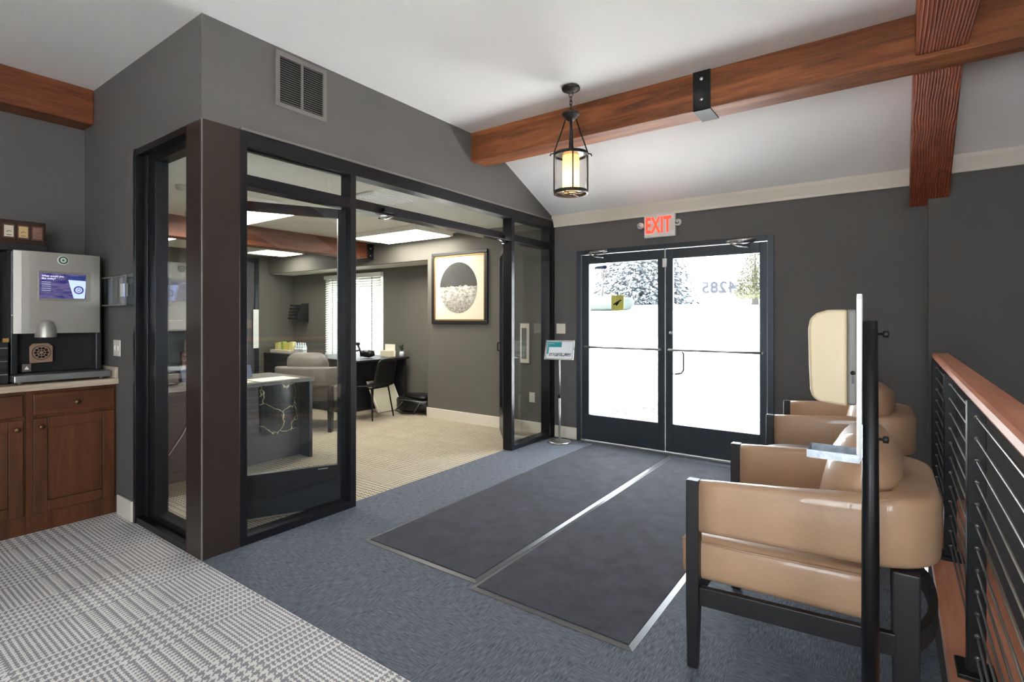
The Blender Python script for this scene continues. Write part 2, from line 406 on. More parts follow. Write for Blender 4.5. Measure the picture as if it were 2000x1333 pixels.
# office shell
struct('ceiling_office', B(-9.6, XS-.114, YC+.13, YE, ZO, ZO+.1), m_ceiloff, 'white office ceiling')
struct('wall_office_header', B(-9.6, -5.27, YE, YE+.06, 2.233, ZO), m_walloff, 'olive grey header over the office recess')
struct('ceiling_recess', B(-9.6, -5.27, YE+.059, 5.95, 2.233-.001, 2.34), m_ceiloff)
struct('wall_recess', B(-9.6, -8.33, 5.84, 5.95, 0, 2.3).box(-6.80, -5.15, 5.84, 5.95, 0, 2.3).box(-8.33, -6.80, 5.84, 5.95, 2.14, 2.3).box(-8.33, -6.80, 5.84, 5.95, 0, .72).box(-5.27, -5.15, YE+.12, 5.84, 0, 2.3), m_walloff, 'olive grey recess wall around the office window')
struct('wall_office_left', B(-9.6, -9.43, YC, 5.84, 0, ZO), m_walloff)
# picture wall skin on the office side of entry wall (paint differs)
struct('wall_picture', B(-5.27, XS-.10, YE-.008, YE, 0, ZO), m_walloff, 'olive grey office wall holding the framed picture')
struct('wall_desk_side', B(-9.43, -4.19, YC+.13, YC+.138, 0, ZO), m_walloff)
# crown and baseboards
struct('trim_1', MB().prism([(YE-.002, 2.475), (YE-.022, 2.475), (YE-.022, 2.50), (YE-.05, 2.575), (YE-.05, 2.625), (YE-.002, 2.60)], XS, .28, 'x'), m_trimw, 'cream crown trim over the doors')
struct('trim_2', MB().prism([(YJ-.002, 2.515), (YJ-.022, 2.515), (YJ-.022, 2.54), (YJ-.05, 2.615), (YJ-.05, 2.66), (YJ-.002, 2.65)], .28, XR, 'x'), m_trimw, 'cream crown trim over the stair wall')
struct('baseboard_back', B(XS+.02, DX0, YE-.015, YE, 0, .135).box(DX1, .16, YE-.015, YE, 0, .135), m_trimw, 'cream baseboard on the entry wall', bevel=.004)
struct('baseboard_nook', B(-4.46, -4.20, YC-.015, YC, 0, .14), m_trimw, 'cream baseboard beside the cabinets', bevel=.004)
struct('baseboard_office', B(-5.285, XS-.115, YE-.024, YE-.008, 0, .14).box(-5.285, -5.27, YE-.024, 5.84, 0, .14), m_trimw, 'cream baseboard under the framed picture', bevel=.004)
# landing nosing board along the drop
def shear(mb, k=.0155, y0=0):
    mb.v = [(x+k*(y-y0), y, z) for x, y, z in mb.v]; return mb
struct('trim_3', shear(B(.163, .44, YB, YJ-.005, -.05, .012)), m_rail, 'reddish wood floor edging under the stair railing', bevel=.004)
# ================================================================ STOREFRONT
F0, F1 = XS-.114, XS
c = thing('trim_4', ((XS-.1), YC+.1, 0), 'dark bronze metal-clad corner column of the glass office', None, kind='structure')
build('cladding', B(-3.40, XS, YC, 1.63, 0, 2.555), m_clad, c, bevel=.002)
cap = MB().box(-3.385, -3.38, YC-.002, YC, .02, 2.54)
build('edge_strip', B(XS-.006, XS+.002, YC-.002, YC+.004, 0, 2.555), m_vent, c)
w2 = thing('window_1', (XS-.05, 2.06, 0), 'fixed storefront pane beside the corner column', None, kind='structure')
build('frame', B(F0, F1, 1.63, 1.675, 0, 2.555).box(F0, F1, 2.44, 2.49, 0, 2.555).box(F0, F1, 1.675, 2.44, 2.46, 2.555).box(F0, F1, 1.675, 2.44, 2.216, 2.288).box(F0, F1, 1.675, 2.44, 0, .05)
      .box(XS-.07, XS-.055, 1.675, 1.685, .05, 2.46).box(XS-.07, XS-.05, 1.675, 2.44, 2.45, 2.46), m_frame, w2, bevel=.002)
build('glass_pane', B(XS-.063, XS-.057, 1.675, 2.44, .05, 2.216), m_glass, w2)
build('glass_pane', B(XS-.063, XS-.057, 1.675, 2.44, 2.288, 2.46), m_glass, w2)
w3 = thing('window_2', (XS-.05, 3.5, 2.2), 'transom pane over the open office doors', None, kind='structure')
build('frame', B(F0, F1, 2.49, 4.48, 2.46, 2.555).box(F0, F1, 2.49, 4.48, 2.216, 2.288), m_frame, w3, bevel=.002)
build('glass_pane', B(XS-.063, XS-.057, 2.49, 4.48, 2.288, 2.46), m_glass, w3)
w4 = thing('window_3', (XS-.05, 4.9, 0), 'tall storefront pane next to the entry wall', None, kind='structure')
build('frame', B(F0, F1, 4.48, 4.53, 0, 2.555).box(F0, F1, 5.24, 5.30, 0, 2.555).box(F0, F1+.012, 5.30, YE-.001, 0, 2.585).box(F0, F1, 4.53, 5.24, 2.46, 2.555).box(F0, F1, 4.53, 5.24, 2.216, 2.288).box(F0, F1, 4.53, 5.24, 0, .05), m_frame, w4, bevel=.002)
build('glass_pane', B(XS-.063, XS-.057, 4.53, 5.24, .05, 2.216), m_glass, w4)
build('glass_pane', B(XS-.063, XS-.057, 4.53, 5.24, 2.288, 2.46), m_glass, w4)
struct('trim_5', B(XS, XS+.012, 1.63, YE, 2.552, 2.566), m_vent, 'thin reveal strip along the storefront head')
w5 = thing('window_4', (-3.8, YC+.05, 0), 'narrow fixed pane beside the coffee counter wall', None, kind='structure')
build('frame', B(-4.19, -4.152, YC-.006, YC+.13, 0, 2.555).box(-4.152, -3.975, YC+.05, YC+.13, 0, 2.51).box(-4.152, -3.40, YC+.0, YC+.13, 2.51, 2.555).box(-3.975, -3.40, YC+.05, YC+.13, 2.455, 2.51)
      .box(-4.152, -3.40, YC+.0, YC+.13, 0, .045).box(-3.975, -3.40, YC+.05, YC+.13, .045, .085).box(-4.11, -4.07, YC+.035, YC+.05, .045, 2.51).box(-3.40, XS-.114, YC+.1, YC+.13, 0, 2.555), m_frame, w5, bevel=.002)
build('glass_pane', B(-3.975, -3.40, YC+.087, YC+.093, .085, 2.455), m_glass, w5)
def leaf(name, hinge, dirv, width, label, handle_side):
    rz = math.atan2(dirv[1], dirv[0])
    d = thing(name, (hinge[0], hinge[1], 0), label, None, kind='structure', rz=rz, local=True)
    z0, z1 = .02, 2.205
    build('frame', B(0, .06, -.022, .022, z0, z1).box(width-.06, width, -.022, .022, z0, z1).box(.06, width-.06, -.022, .022, z1-.065, z1).box(.06, width-.06, -.022, .022, z0, .32), m_frame, d, bevel=.002)
    build('glass_pane', B(.06, width-.06, -.003, .003, .32, z1-.065), m_glass, d)
    h = MB()
    for s in (-1, 1):
        h.tube([(width-.03, s*.022, 1.0), (width-.03, s*.045, 1.0), (width-.03, s*.045, 1.1), (width-.03, s*.022, 1.1)], .008, 8)
    build('handle', h, m_blackm, d)
    hg = MB()
    for z in (.25, 1.1, 2.0): hg.tube([(0, .03*handle_side, z-.05), (0, .03*handle_side, z+.05)], .009, 8)
    build('hinge', hg, m_steel, d)
    return d
dl = leaf('door_1', (XS-.075, 2.455), (-.45, -.893), .96, 'left office glass door standing open behind the fixed pane', -1)
build('label_plate', B(.13, .20, .0222, .0235, .30, .308), m_steel, dl)
build('door_sweep', B(.03, .93, -.012, .012, .005, .02), m_steel, dl)
dr = leaf('door_2', (XS-.075, 4.515), (-.66, .751), .90, 'right office glass door standing open against the picture wall', 1)
build('door_sweep', B(.03, .87, -.012, .012, .005, .02), m_steel, dr)
def closer(loc, rz, label, s=1, arms=((.0, .16, .03), (.16, .02, -.05))):
    t = thing('door_closer', loc, label, 'door closer', 'door closers', rz=rz, local=True)
    build('mounting_shoe', B(-.05, .05, 0, .03, -.015, .015), m_blackm, t, bevel=.003)
    build('cylinder_body', MB().tube([(-.13*s, -.03, .0), (.13*s, -.035, .004)], .014, 10), m_chrome, t)
    build('arm', MB().tube([(-.12*s, -.03, -.005), (.02*s, -.045, -.035), (.12*s, -.02, -.02)], .007, 8), m_chrome, t)
    build('arm', MB().tube([(-.12*s, -.03, -.01), (-.02*s, -.04, -.055), (.07*s, -.01, -.065)], .007, 8), m_chrome, t)
    return t
# ================================================================ ENTRY DOORS
ef = thing('window_6', (-1.86, YE, 0), 'dark metal frame around the glass entry doors', None, kind='structure')
build('frame', B(DX0, DX0+.055, YE-.02, YE+.1, 0, DZ).box(DX1-.055, DX1, YE-.02, YE+.1, 0, DZ).box(DX0+.055, DX1-.055, YE-.02, YE+.1, DZ-.05, DZ), m_fdoor, ef, bevel=.003)
struct('trim_6', B(DX0+.055, DX1-.055, YE-.03, YE+.12, -.001, .014), m_steel, 'metal threshold under the entry doors', bevel=.004)
def entry_leaf(name, x0, x1, g0, g1, label, pull_x):
    d = thing(name, ((x0+x1)/2, YE+.02, 0), label, None, kind='structure')
    z0, z1, gz0, gz1 = .018, DZ-.055, .305, 2.015
    build('frame', B(x0, g0, YE, YE+.045, z0, z1).box(g1, x1, YE, YE+.045, z0, z1).box(g0, g1, YE, YE+.045, gz1, z1).box(g0, g1, YE, YE+.045, z0, gz0), m_fdoor, d, bevel=.003)
    build('glass_pane', B(g0, g1, YE+.019, YE+.025, gz0, gz1), m_glassd, d)
    pb = MB().tube([(g0-.03, YE-.045, 1.075), (g1+.03, YE-.045, 1.075)], .013, 10)
    for x in (g0-.03, g1+.03): pb.tube([(x, YE-.045, 1.075), (x, YE+.002, 1.075)], .012, 10)
    build('push_bar', pb, m_steel, d)
    if pull_x: build('pull_handle', MB().tube([(pull_x-.07, YE+.05, 1.06), (pull_x-.02, YE+.1, 1.065), (pull_x, YE+.11, 1.03), (pull_x, YE+.11, .86), (pull_x-.02, YE+.1, .825), (pull_x-.07, YE+.05, .82)], .011, 10), m_iron, d)
    return d
e1 = entry_leaf('door_3', DX0+.06, -1.858, -2.735, -1.935, 'left glass entry door with stickers on its pane', None)
e2 = entry_leaf('door_4', -1.852, DX1-.06, -1.775, -.955, 'right glass entry door with the house number', -1.70)
build('latch', B(-1.875, -1.835, YE-.03, YE, 1.93, 2.02), m_white, e2, bevel=.004)
build('latch_bolt', B(-1.862, -1.848, YE-.012, YE, 2.03, 2.14), m_steel, e2, bevel=.003)
build('lock_cylinder', MB().lathe([(.018, -.006), (.018, 0)], (-1.80, YE, 1.25), 16, 'y'), m_chrome, e2)
def film(name, col, f):
    t = NT(name); t.b.inputs['Base Color'].default_value = col; t.b.inputs['Roughness'].default_value = .6
    tl = t.n('ShaderNodeBsdfTranslucent'); tl.inputs[0].default_value = col; mx = t.n('ShaderNodeMixShader'); mx.inputs[0].default_value = f
    t.l(t.b.outputs[0], mx.inputs[1]); t.l(tl.outputs[0], mx.inputs[2]); t.l(mx.outputs[0], t.t.nodes['Material Output'].inputs[0]); return t.m
m_num = film('frosted_number_film', srgb(170, 172, 180), .3)
n = text('street_number', '4285', .155, (-1.33, YE+.029, 1.70), (PI/2, 0, PI), m_num, None, spacing=1.08, bold=.0045)
props(n, 'grey house number 4285 applied to the right entry door glass', 'number')
st = thing('door_sticker', (-2.395, YE+.016, 1.57), 'yellow-green square notice sticker on the left door glass', 'sticker')
build('sheet', B(-2.466, -2.322, YE+.0160, YE+.0175, 1.485, 1.655), film('sticker_green', srgb(190, 186, 104), .12), st)
build('symbol', MB().tube([(-2.44, YE+.015, 1.55), (-2.40, YE+.015, 1.575), (-2.35, YE+.015, 1.60)], .008, 6).tube([(-2.41, YE+.015, 1.545), (-2.38, YE+.015, 1.58)], .012, 6), m_black, st)
st2 = thing('alarm_sticker', (-2.60, YE+.016, 1.98), 'small blue and grey sticker at the top corner of the left door glass', 'sticker')
build('sheet', B(-2.672, -2.56, YE+.0160, YE+.0175, 1.955, 1.985), M('sticker_slate', srgb(90, 100, 125), .5), st2)
build('badge', MB().lathe([(.022, -.001), (.022, .001)], (-2.545, YE+.016, 1.972), 20, 'y'), M('sticker_blue', srgb(30, 50, 110), .5), st2)
closer((-2.61, YE-.02, 2.14), 0, 'chrome door closer at the top of the left entry door', 1)
closer((-1.11, YE-.02, 2.14), 0, 'chrome door closer at the top of the right entry door', 1)
closer((XS+.005, 2.78, 2.245), PI/2+PI, 'black and chrome door closer on the office header beside the left mullion', 1)
closer((XS+.005, 4.37, 2.235), PI/2+PI, 'chrome door closer on the office header beside the right mullion', 1)
# exit sign
ex = thing('exit_sign', (-1.90, YE, 2.24), 'white exit sign with red letters and two emergency lamps above the doors', 'exit sign')
build('housing', B(-2.066, -1.737, YE-.045, YE, 2.243, 2.480), m_white, ex, bevel=.006)
m_red = M('exit_red', srgb(235, 60, 40), .5, emit=srgb(255, 50, 30), estr=1.2)
text('lettering', 'EXIT', .225, (-1.915, YE-.0465, 2.362), (PI/2, 0, 0), m_red, ex, ext=.001, sx=.56, spacing=1.08, bold=.007)
build('battery_door', B(-1.785, -1.752, YE-.049, YE-.044, 2.30, 2.41), m_trimw, ex, bevel=.002)
for s, x in ((-1, -2.10), (1, -1.705)):
    e_ = build('lamp_head', MB().lathe([(.0, -.04), (.028, -.038), (.034, -.02), (.034, .0), (.02, .02), (.01, .03)], (x, YE-.04, 2.375), 20, 'y'), m_white, ex)
    build('lens', MB().lathe([(.022, -.002), (.022, .001)], (x, YE-.08, 2.375), 16, 'y'), m_chrome, e_)
def plate(name, loc, axis, w, h, label, cat, sw, grp=None):
    x, y, z = loc; t = thing(name, (x, y, z-h/2), label, cat, grp)
    build('plate', B(x-w/2, x+w/2, y-.006, y, z-h/2, z+h/2), m_trimw, t, bevel=.002)
    for dx in sw: build('toggle' if 'switch' in name else 'socket', B(x+dx-.008, x+dx+.008, y-.012, y-.005, z-.018, z+.018), m_white, t, bevel=.002)
plate('light_switch', (-3.10, YE, 1.278), 'y', .12, .118, 'cream double light switch between the storefront and the entry doors', 'light switch', (-.025, .025))
plate('light_switch', (-4.49, YC, 1.185), 'y', .125, .115, 'cream switch plate on the wall above the counter end', 'light switch', (-.03, .03))
plate('wall_outlet', (-3.50, YE-.008, .435), 'y', .08, .12, 'cream wall outlet low on the wall behind the tall storefront pane', 'outlet', (0,))
cp = thing('access_panel', (-3.604, YE-.008, .85), 'cream framed panel on the office wall behind the tall storefront pane', 'access panel')
build('frame', B(-3.67, -3.538, YE-.022, YE-.008, .848, 1.336), m_trimw, cp, bevel=.003)
build('door', B(-3.645, -3.575, YE-.028, YE-.02, .90, 1.28), m_greyp, cp, bevel=.003)
# ================================================================ BEAMS
bm_ = thing('ceiling_beam', (-1.0, 3.92, 2.888), 'long stained wood beam crossing the lobby ceiling with a black strap', 'beam')
build('timber', B(XS, XR, 3.81, 4.03, 2.888, ZC+.001), m_beam_x, bm_, bevel=.008)
sp = build('strap', B(-1.118, -.998, 3.802, 3.81, 2.880, ZC).box(-1.118, -.998, 4.03, 4.038, 2.880, ZC).box(-1.118, -.998, 3.802, 4.038, 2.880, 2.888), m_blackm, bm_, bevel=.001)
bl = MB()
for z in (2.955, 3.10): bl.lathe([(0, -.010), (.012, -.008), (.016, 0)], (-1.058, 3.802, z), 14, 'y')
build('bolt', bl, m_chrome, sp)
rf = thing('ceiling_rafter', (.26, 4.7, 2.3), 'carved reddish wood rafter running down the ceiling slope to the entry wall', 'beam')
y0, y1 = 4.03, YE-.002; zb0, zb1 = 2.885, 2.885-(y1-y0)*.447
build('timber', MB().hexa([(.145, y0, zb0), (.375, y0, zb0), (.41, y1, zb1), (.165, y1, zb1), (.145, y0, ZC), (.375, y0, ZC), (.41, y1, ZC+sl*(y1-4.035)), (.165, y1, ZC+sl*(y1-4.035))]), m_rafter, rf, bevel=.008)
rf2 = thing('ceiling_rafter', (.26, 2.5, 2.91), 'carved wood rafter above the stair railing, near side of the cross beam', 'beam')
build('timber', MB().hexa([(.12, 2.0, 2.912), (.37, 2.0, 2.912), (.375, 3.81, 2.912), (.145, 3.81, 2.912), (.12, 2.0, ZC), (.37, 2.0, ZC), (.375, 3.81, ZC), (.145, 3.81, ZC)]), m_rafter, rf2, bevel=.008)
lb = thing('wall_beam', (-5.07, 0, 2.89), 'stained wood beam over the coffee counter, ending at the nook wall', 'beam')
build('timber', B(XL, -4.964, YB, YC, 2.892, ZC+.001), m_beam_y, lb, bevel=.012)
ob = thing('office_beam', (-6.55, 3.5, 2.3), 'wood beam under the office ceiling ending in a black bracket', 'beam')
build('timber', B(-6.65, -6.45, YC+.14, YE-.12, 2.315, ZO), m_beam_y, ob, bevel=.006)
bk = build('bracket', B(-6.66, -6.44, YE-.12, YE, 2.30, 2.54), m_blackm, ob, bevel=.003)
bb = MB()
for z in (2.36, 2.47): bb.lathe([(.0, .01), (.012, .008), (.014, 0)], (-6.44, YE-.06, z), 12, 'x')
build('bolt', bb, m_chrome, bk)
# ================================================================ WALL VENT
v = thing('return_air_grille', (XS, 2.04, 2.775), 'grey louvred return air grille high on the wall above the storefront', 'vent')
build('frame', B(XS, XS+.012, 1.853, 2.232, 2.775, 2.805).box(XS, XS+.012, 1.853, 2.232, 3.105, 3.137).box(XS, XS+.012, 1.853, 1.883, 2.805, 3.105).box(XS, XS+.012, 2.202, 2.232, 2.805, 3.105).box(XS, XS+.012, 2.035, 2.05, 2.805, 3.105), m_vent, v, bevel=.002)
build('backing', B(XS+.0005, XS+.001, 1.883, 2.202, 2.805, 3.105), m_dark, v)
s_ = MB()
for i in range(20):
    z = 2.812+i*.0149
    for a, b in ((1.883, 2.035), (2.05, 2.202)):
        s_.hexa([(XS+.001, a, z+.004), (XS+.011, a, z-.002), (XS+.011, b, z-.002), (XS+.001, b, z+.004), (XS+.001, a, z+.007), (XS+.011, a, z+.001), (XS+.011, b, z+.001), (XS+.001, b, z+.007)])
build('louvre', s_, m_vent, v)
# ================================================================ PENDANT LANTERN
pc = (-1.943, 3.496)
p = thing('pendant_lantern', (pc[0], pc[1], 2.345), 'black iron pendant lantern with clear glass and glowing candle sleeve', 'pendant light')
def ring(R, z, r, cx=pc[0], cy=pc[1], n=32, m=8): return [(cx+R*math.cos(2*PI*k/n), cy+R*math.sin(2*PI*k/n), z) for k in range(n)]
build('canopy', MB().lathe([(.0, 3.118), (.02, 3.118), (.045, 3.125), (.052, 3.135), (.068, 3.138), (.07, 3.15), (.065, ZC)], (pc[0], pc[1], 0), 32), m_iron, p)
ch = MB()
for i, z in enumerate((3.105, 3.07, 3.04, 3.01, 2.98)):
    pts = []
    for k in range(12):
        a = 2*PI*k/12; u = .010*math.cos(a) if i else .018*math.cos(a); w = .022*math.sin(a)
        pts.append((pc[0]+(u if i % 2 == 0 else 0), pc[1]+(0 if i % 2 == 0 else u), z+w))
    ch.tube(pts, .003, 6, closed=True)
build('chain', ch, m_iron, p)
build('top_cap', MB().lathe([(0, 2.905), (.025, 2.905), (.035, 2.915), (.062, 2.945), (.068, 2.95), (.066, 2.962), (.03, 2.968), (.012, 2.975), (0, 2.975)], (pc[0], pc[1], 0), 32), m_iron, p)
RG = .128
for k in range(4):
    a = math.radians(35.5)+k*PI/2+.0
    ca, sa = math.cos(a), math.sin(a)
    b_ = build('support_rod', MB().tube([(pc[0]+.04*ca, pc[1]+.04*sa, 2.915), (pc[0]+RG*ca, pc[1]+RG*sa, 2.66), (pc[0]+RG*ca, pc[1]+RG*sa, 2.36)], .0055, 8), m_iron, p)
    build('hook', MB().tube([(pc[0]+RG*ca, pc[1]+RG*sa, 2.655), (pc[0]+(RG+.025)*ca, pc[1]+(RG+.025)*sa, 2.65), (pc[0]+(RG+.03)*ca, pc[1]+(RG+.03)*sa, 2.635)], .005, 6), m_iron, b_)
build('center_stem', MB().tube([(pc[0], pc[1], 2.91), (pc[0], pc[1], 2.65)], .011, 10), m_iron, p)
build('upper_band', MB().lathe([(.123, 2.635), (.131, 2.635), (.131, 2.655), (.123, 2.655), (.123, 2.635)], (pc[0], pc[1], 0), 40), m_iron, p)
build('upper_disc', MB().lathe([(0, 2.64), (.09, 2.64), (.105, 2.645), (.105, 2.65), (0, 2.655)], (pc[0], pc[1], 0), 32), m_steel, p)
build('lower_band', MB().lathe([(.118, 2.345), (.131, 2.345), (.131, 2.368), (.118, 2.368), (.118, 2.345)], (pc[0], pc[1], 0), 40), m_iron, p)
cb = MB().tube(ring(.062, 2.352, .004), .004, 6, closed=True)
for a in (0, PI/2): cb.tube([(pc[0]-.125*math.cos(a), pc[1]-.125*math.sin(a), 2.350), (pc[0]+.125*math.cos(a), pc[1]+.125*math.sin(a), 2.350)], .004, 6)
build('bottom_cross', cb, m_iron, p)
build('glass_cylinder', MB().lathe([(.121, 2.36), (.121, 2.645)], (pc[0], pc[1], 0), 40), glassmat('lantern_glass', (.95, .94, .92, 1), 1.3), p)
t = NT('candle_sleeve'); sx_ = t.n('ShaderNodeSeparateXYZ'); t.l(t.coord(), sx_.inputs[0])
t.b.inputs['Base Color'].default_value = srgb(250, 220, 170); t.b.inputs['Roughness'].default_value = .6
t.b.inputs['Emission Color'].default_value = (1, .66, .30, 1); t.b.inputs['Emission Strength'].default_value = .30
t.b.inputs['Subsurface Weight'].default_value = .0
mix_ = t.n('ShaderNodeMixShader'); tl = t.n('ShaderNodeBsdfTranslucent'); tl.inputs[0].default_value = (1, .85, .62, 1)
t.l(t.b.outputs[0], mix_.inputs[1]); t.l(tl.outputs[0], mix_.inputs[2]); mix_.inputs[0].default_value = .5
t.l(mix_.outputs[0], t.t.nodes['Material Output'].inputs[0])
build('candle_sleeve', MB().lathe([(.062, 2.362), (.064, 2.45), (.064, 2.635)], (pc[0], pc[1], 0), 32), t.m, p)
build('bulb', MB().lathe([(0, 2.40), (.02, 2.41), (.03, 2.44), (.026, 2.475), (.012, 2.50), (.012, 2.53)], (pc[0], pc[1], 0), 20), M('bulb_glow', (1, .8, .5, 1), .5, emit=(1, .72, .4, 1), estr=9), p)
# ================================================================ MATS
def floor_mat(x0, x1, y0, y1, label, right):
    t = thing('entrance_mat', ((x0+x1)/2, (y0+y1)/2, 0), label, 'mat', 'entrance mats')
    e = .028
    build('pile', B(x0+e, x1-e, y0+e, y1-e, .001, .011), m_mat, t, bevel=.003)
    r = MB()
    def edge(a, b, c_, d_):  # outer a-b, inner c-d: wedge
        r.add([(a[0], a[1], .001), (b[0], b[1], .001), (d_[0], d_[1], .001), (c_[0], c_[1], .001), (a[0], a[1], .002), (b[0], b[1], .002), (d_[0], d_[1], .007), (c_[0], c_[1], .007)],
              [(3, 2, 1, 0), (4, 5, 6, 7), (0, 1, 5, 4), (1, 2, 6, 5), (2, 3, 7, 6), (3, 0, 4, 7)])
    P0, P1, P2, P3 = (x0, y0), (x1, y0), (x1, y1), (x0, y1)
    Q0, Q1, Q2, Q3 = (x0+e, y0+e), (x1-e, y0+e), (x1-e, y1-e), (x0+e, y1-e)
    edge(P0, P1, Q0, Q1); edge(P1, P2, Q1, Q2); edge(P2, P3, Q2, Q3); edge(P3, P0, Q3, Q0)
    build('rubber_border', r, m_rubber, t)
floor_mat(-2.662, -1.752, 2.128, 5.25, 'charcoal entrance mat nearer the glass office', 0)
floor_mat(-1.748, -.858, 2.07, 5.17, 'charcoal entrance mat nearer the armchairs', 1)
# ================================================================ ARMCHAIRS
def make_chair(label):
    t = thing('armchair', (0, 0, 0), label, 'armchair', 'tan leather armchairs along the railing', local=True)
    # local: front is -X, x from -.40 (front posts) to +.41 (back)
    xf, xb, hw = -.35, .41, .395
    pts = []     # outer path with thickness, z0, z1
    R = .20
    def z1f(x): return .752+.048*min(1, max(0, (x-xf)/(.30-xf)))
    def z0f(x): return .545+.025*min(1, max(0, (x-xf)/(.30-xf)))
    for i in range(9):
        x = xf+(xb-R-xf)*i/8; pts.append((x, -hw, 0, -1, .062+.05*(i/8)**2))
    for i in range(1, 8):
        a = -PI/2+PI/2*i/8; pts.append((xb-R+R*math.cos(a), -hw+R+R*math.sin(a), math.cos(a), math.sin(a), .112+.03*i/8))
    for i in range(7): pts.append((xb, -hw+R+(2*hw-2*R)*i/6, 1, 0, .145))
    pts2 = [(x, -y, nx, -ny, th) for x, y, nx, ny, th in pts[:16]][::-1]
    pts = pts+pts2
    rows = []
    for x, y, nx, ny, th in pts:
        z1, z0 = z1f(x), z0f(x); ix, iy = -nx, -ny; rr = min(.024, th*.4)
        prof = []
        for (cx_, cz_, a0) in ((rr, z0+rr, PI), (th-rr, z0+rr, 1.5*PI), (th-rr, z1-rr, 0), (rr, z1-rr, PI/2)):
            for k in range(4):
                a = a0+PI/2*k/3; prof.append((cx_+rr*math.cos(a), cz_+rr*math.sin(a)))
        bulge = []
        for u, w in prof: bulge.append((x+ix*u, y+iy*u, w))
        rows.append(bulge)
    mb = MB().grid(rows, True, closeu=True)
    n = len(rows[0]); q = 0
    mb.f.append(list(range(n))); mb.sm.append(False); mb.f.append([(len(rows)-1)*n+k for k in range(n)][::-1]); mb.sm.append(False)
    shell = build('upholstered_shell', mb, m_leather, t)
    # seat cushion
    def softbox(x0, x1, y0, y1, z0, z1, nx=10, ny=10, crown=.012, dz=0):
        m = MB()
        m.box(x0, x1, y0, y1, z0, z1)
        m.v = [(x, y, z+dz*(x-x0)) for x, y, z in m.v]
        return m
    cu = build('seat_cushion', softbox(-.435, .235, -.362, .362, .338, .515, dz=.03), m_leather, t, bevel=.045, seg=5, smooth=True)
    cu.modifiers['bevel'].width = .04
    build('piping', MB().tube([(-.425, -.358, .50), (-.2, -.3635, .503), (.2, -.3625, .52)], .004, 6), m_leather, cu)
    # back cushion (pillow)
    rows = []; NU, NV = 28, 18
    for j in range(NV+1):
        w = -PI/2+PI*j/NV
        row = []
        for i in range(NU):
            a = 2*PI*i/NU
            def se(c_, e): return math.copysign(abs(c_)**e, c_)
            # superellipse outline in (y,z), lens in thickness
            yy = .27*se(math.cos(a), .55)*se(math.cos(w), .55); zz = .245*se(math.sin(a), .55)*se(math.cos(w), .55)
            tt = .125*math.sin(w)*(1-.25*(abs(yy)/.27)**2)
            pin = 1+.07*(abs(yy)/.27)**2*(abs(zz)/.245)**2
            yy *= pin; zz *= pin
            # wrinkles
            tt += (.006*math.sin(yy*26+zz*9)+.007*math.sin(zz*38+3*math.sin(yy*11)))*math.cos(w)*(1 if w > 0 else .6)
            # lean back
            c_, s__ = math.cos(.22), math.sin(.22)
            x = tt*c_+zz*s__; z = zz*c_-tt*s__
            row.append((.165+x, yy, .728+z+.0))
        rows.append(row)
    bc = build('back_cushion', MB().grid(rows, True, closeu=True), m_leather, t)
    seam = [(.165+.245*se_*math.sin(.22), .0, .728) for se_ in (0,)]
    # legs
    def post(x0, x1, y0, y1, z1, taper):
        m = MB(); tx = (x1-x0)*taper; ty = (y1-y0)*taper
        R_ = [[(x0+tx*.4, y0+ty, 0), (x1-tx, y0+ty, 0), (x1-tx, y1-ty, 0), (x0+tx*.4, y1-ty, 0)], [(x0, y0, .26), (x1, y0, .26), (x1, y1, .26), (x0, y1, .26)], [(x0, y0, z1), (x1, y0, z1), (x1, y1, z1), (x0, y1, z1)]]
        m.grid(R_, False, closeu=True); m.f += [[3, 2, 1, 0], [8, 9, 10, 11]]; m.sm += [False, False]
        return m
    for s in (-1, 1):
        ya, yb = sorted((s*.40, s*.348))
        build('leg', post(-.40, -.35, ya, yb, .752, .14), m_bwood, t, bevel=.005)
        ya, yb = sorted((s*.38, s*.325))
        build('leg', post(.27, .345, ya, yb, .565, .1), m_bwood, t, bevel=.005)
    ap = MB()
    for s in (-1, 1):
        ya, yb = sorted((s*.39, s*.362))
        ap.hexa([(-.35, ya, .258), (.28, ya, .29), (.28, yb, .29), (-.35, yb, .258), (-.35, ya, .33), (.28, ya, .362), (.28, yb, .362), (-.35, yb, .33)])
    ap.box(-.392, -.36, -.35, .35, .262, .33)
    build('apron', ap, m_bwood, t, bevel=.003)
    arc = []
    o_, i_ = [], []
    for k in range(17):
        u = -1+2*k/16; y = u*.37; x = .30+.085*(1-abs(u)**2.5)
        o_.append((x+.025, y)); i_.append((x, y))
    build('back_rail', MB().prism(o_+i_[::-1], .30, .37, 'z'), m_bwood, t)
    return t
ch1 = make_chair('tan leather armchair nearest, behind the sanitizer stand')
ch1.location = (-.25, 2.51, 0)
ch2 = dup(ch1, (-.25, 4.25, 0), 0, 'tan leather armchair farther back, beside the wall under the door side', 'tan leather armchairs along the railing')
ch2['label'] = 'tan leather armchair beyond the round side table, closest to the entry wall'
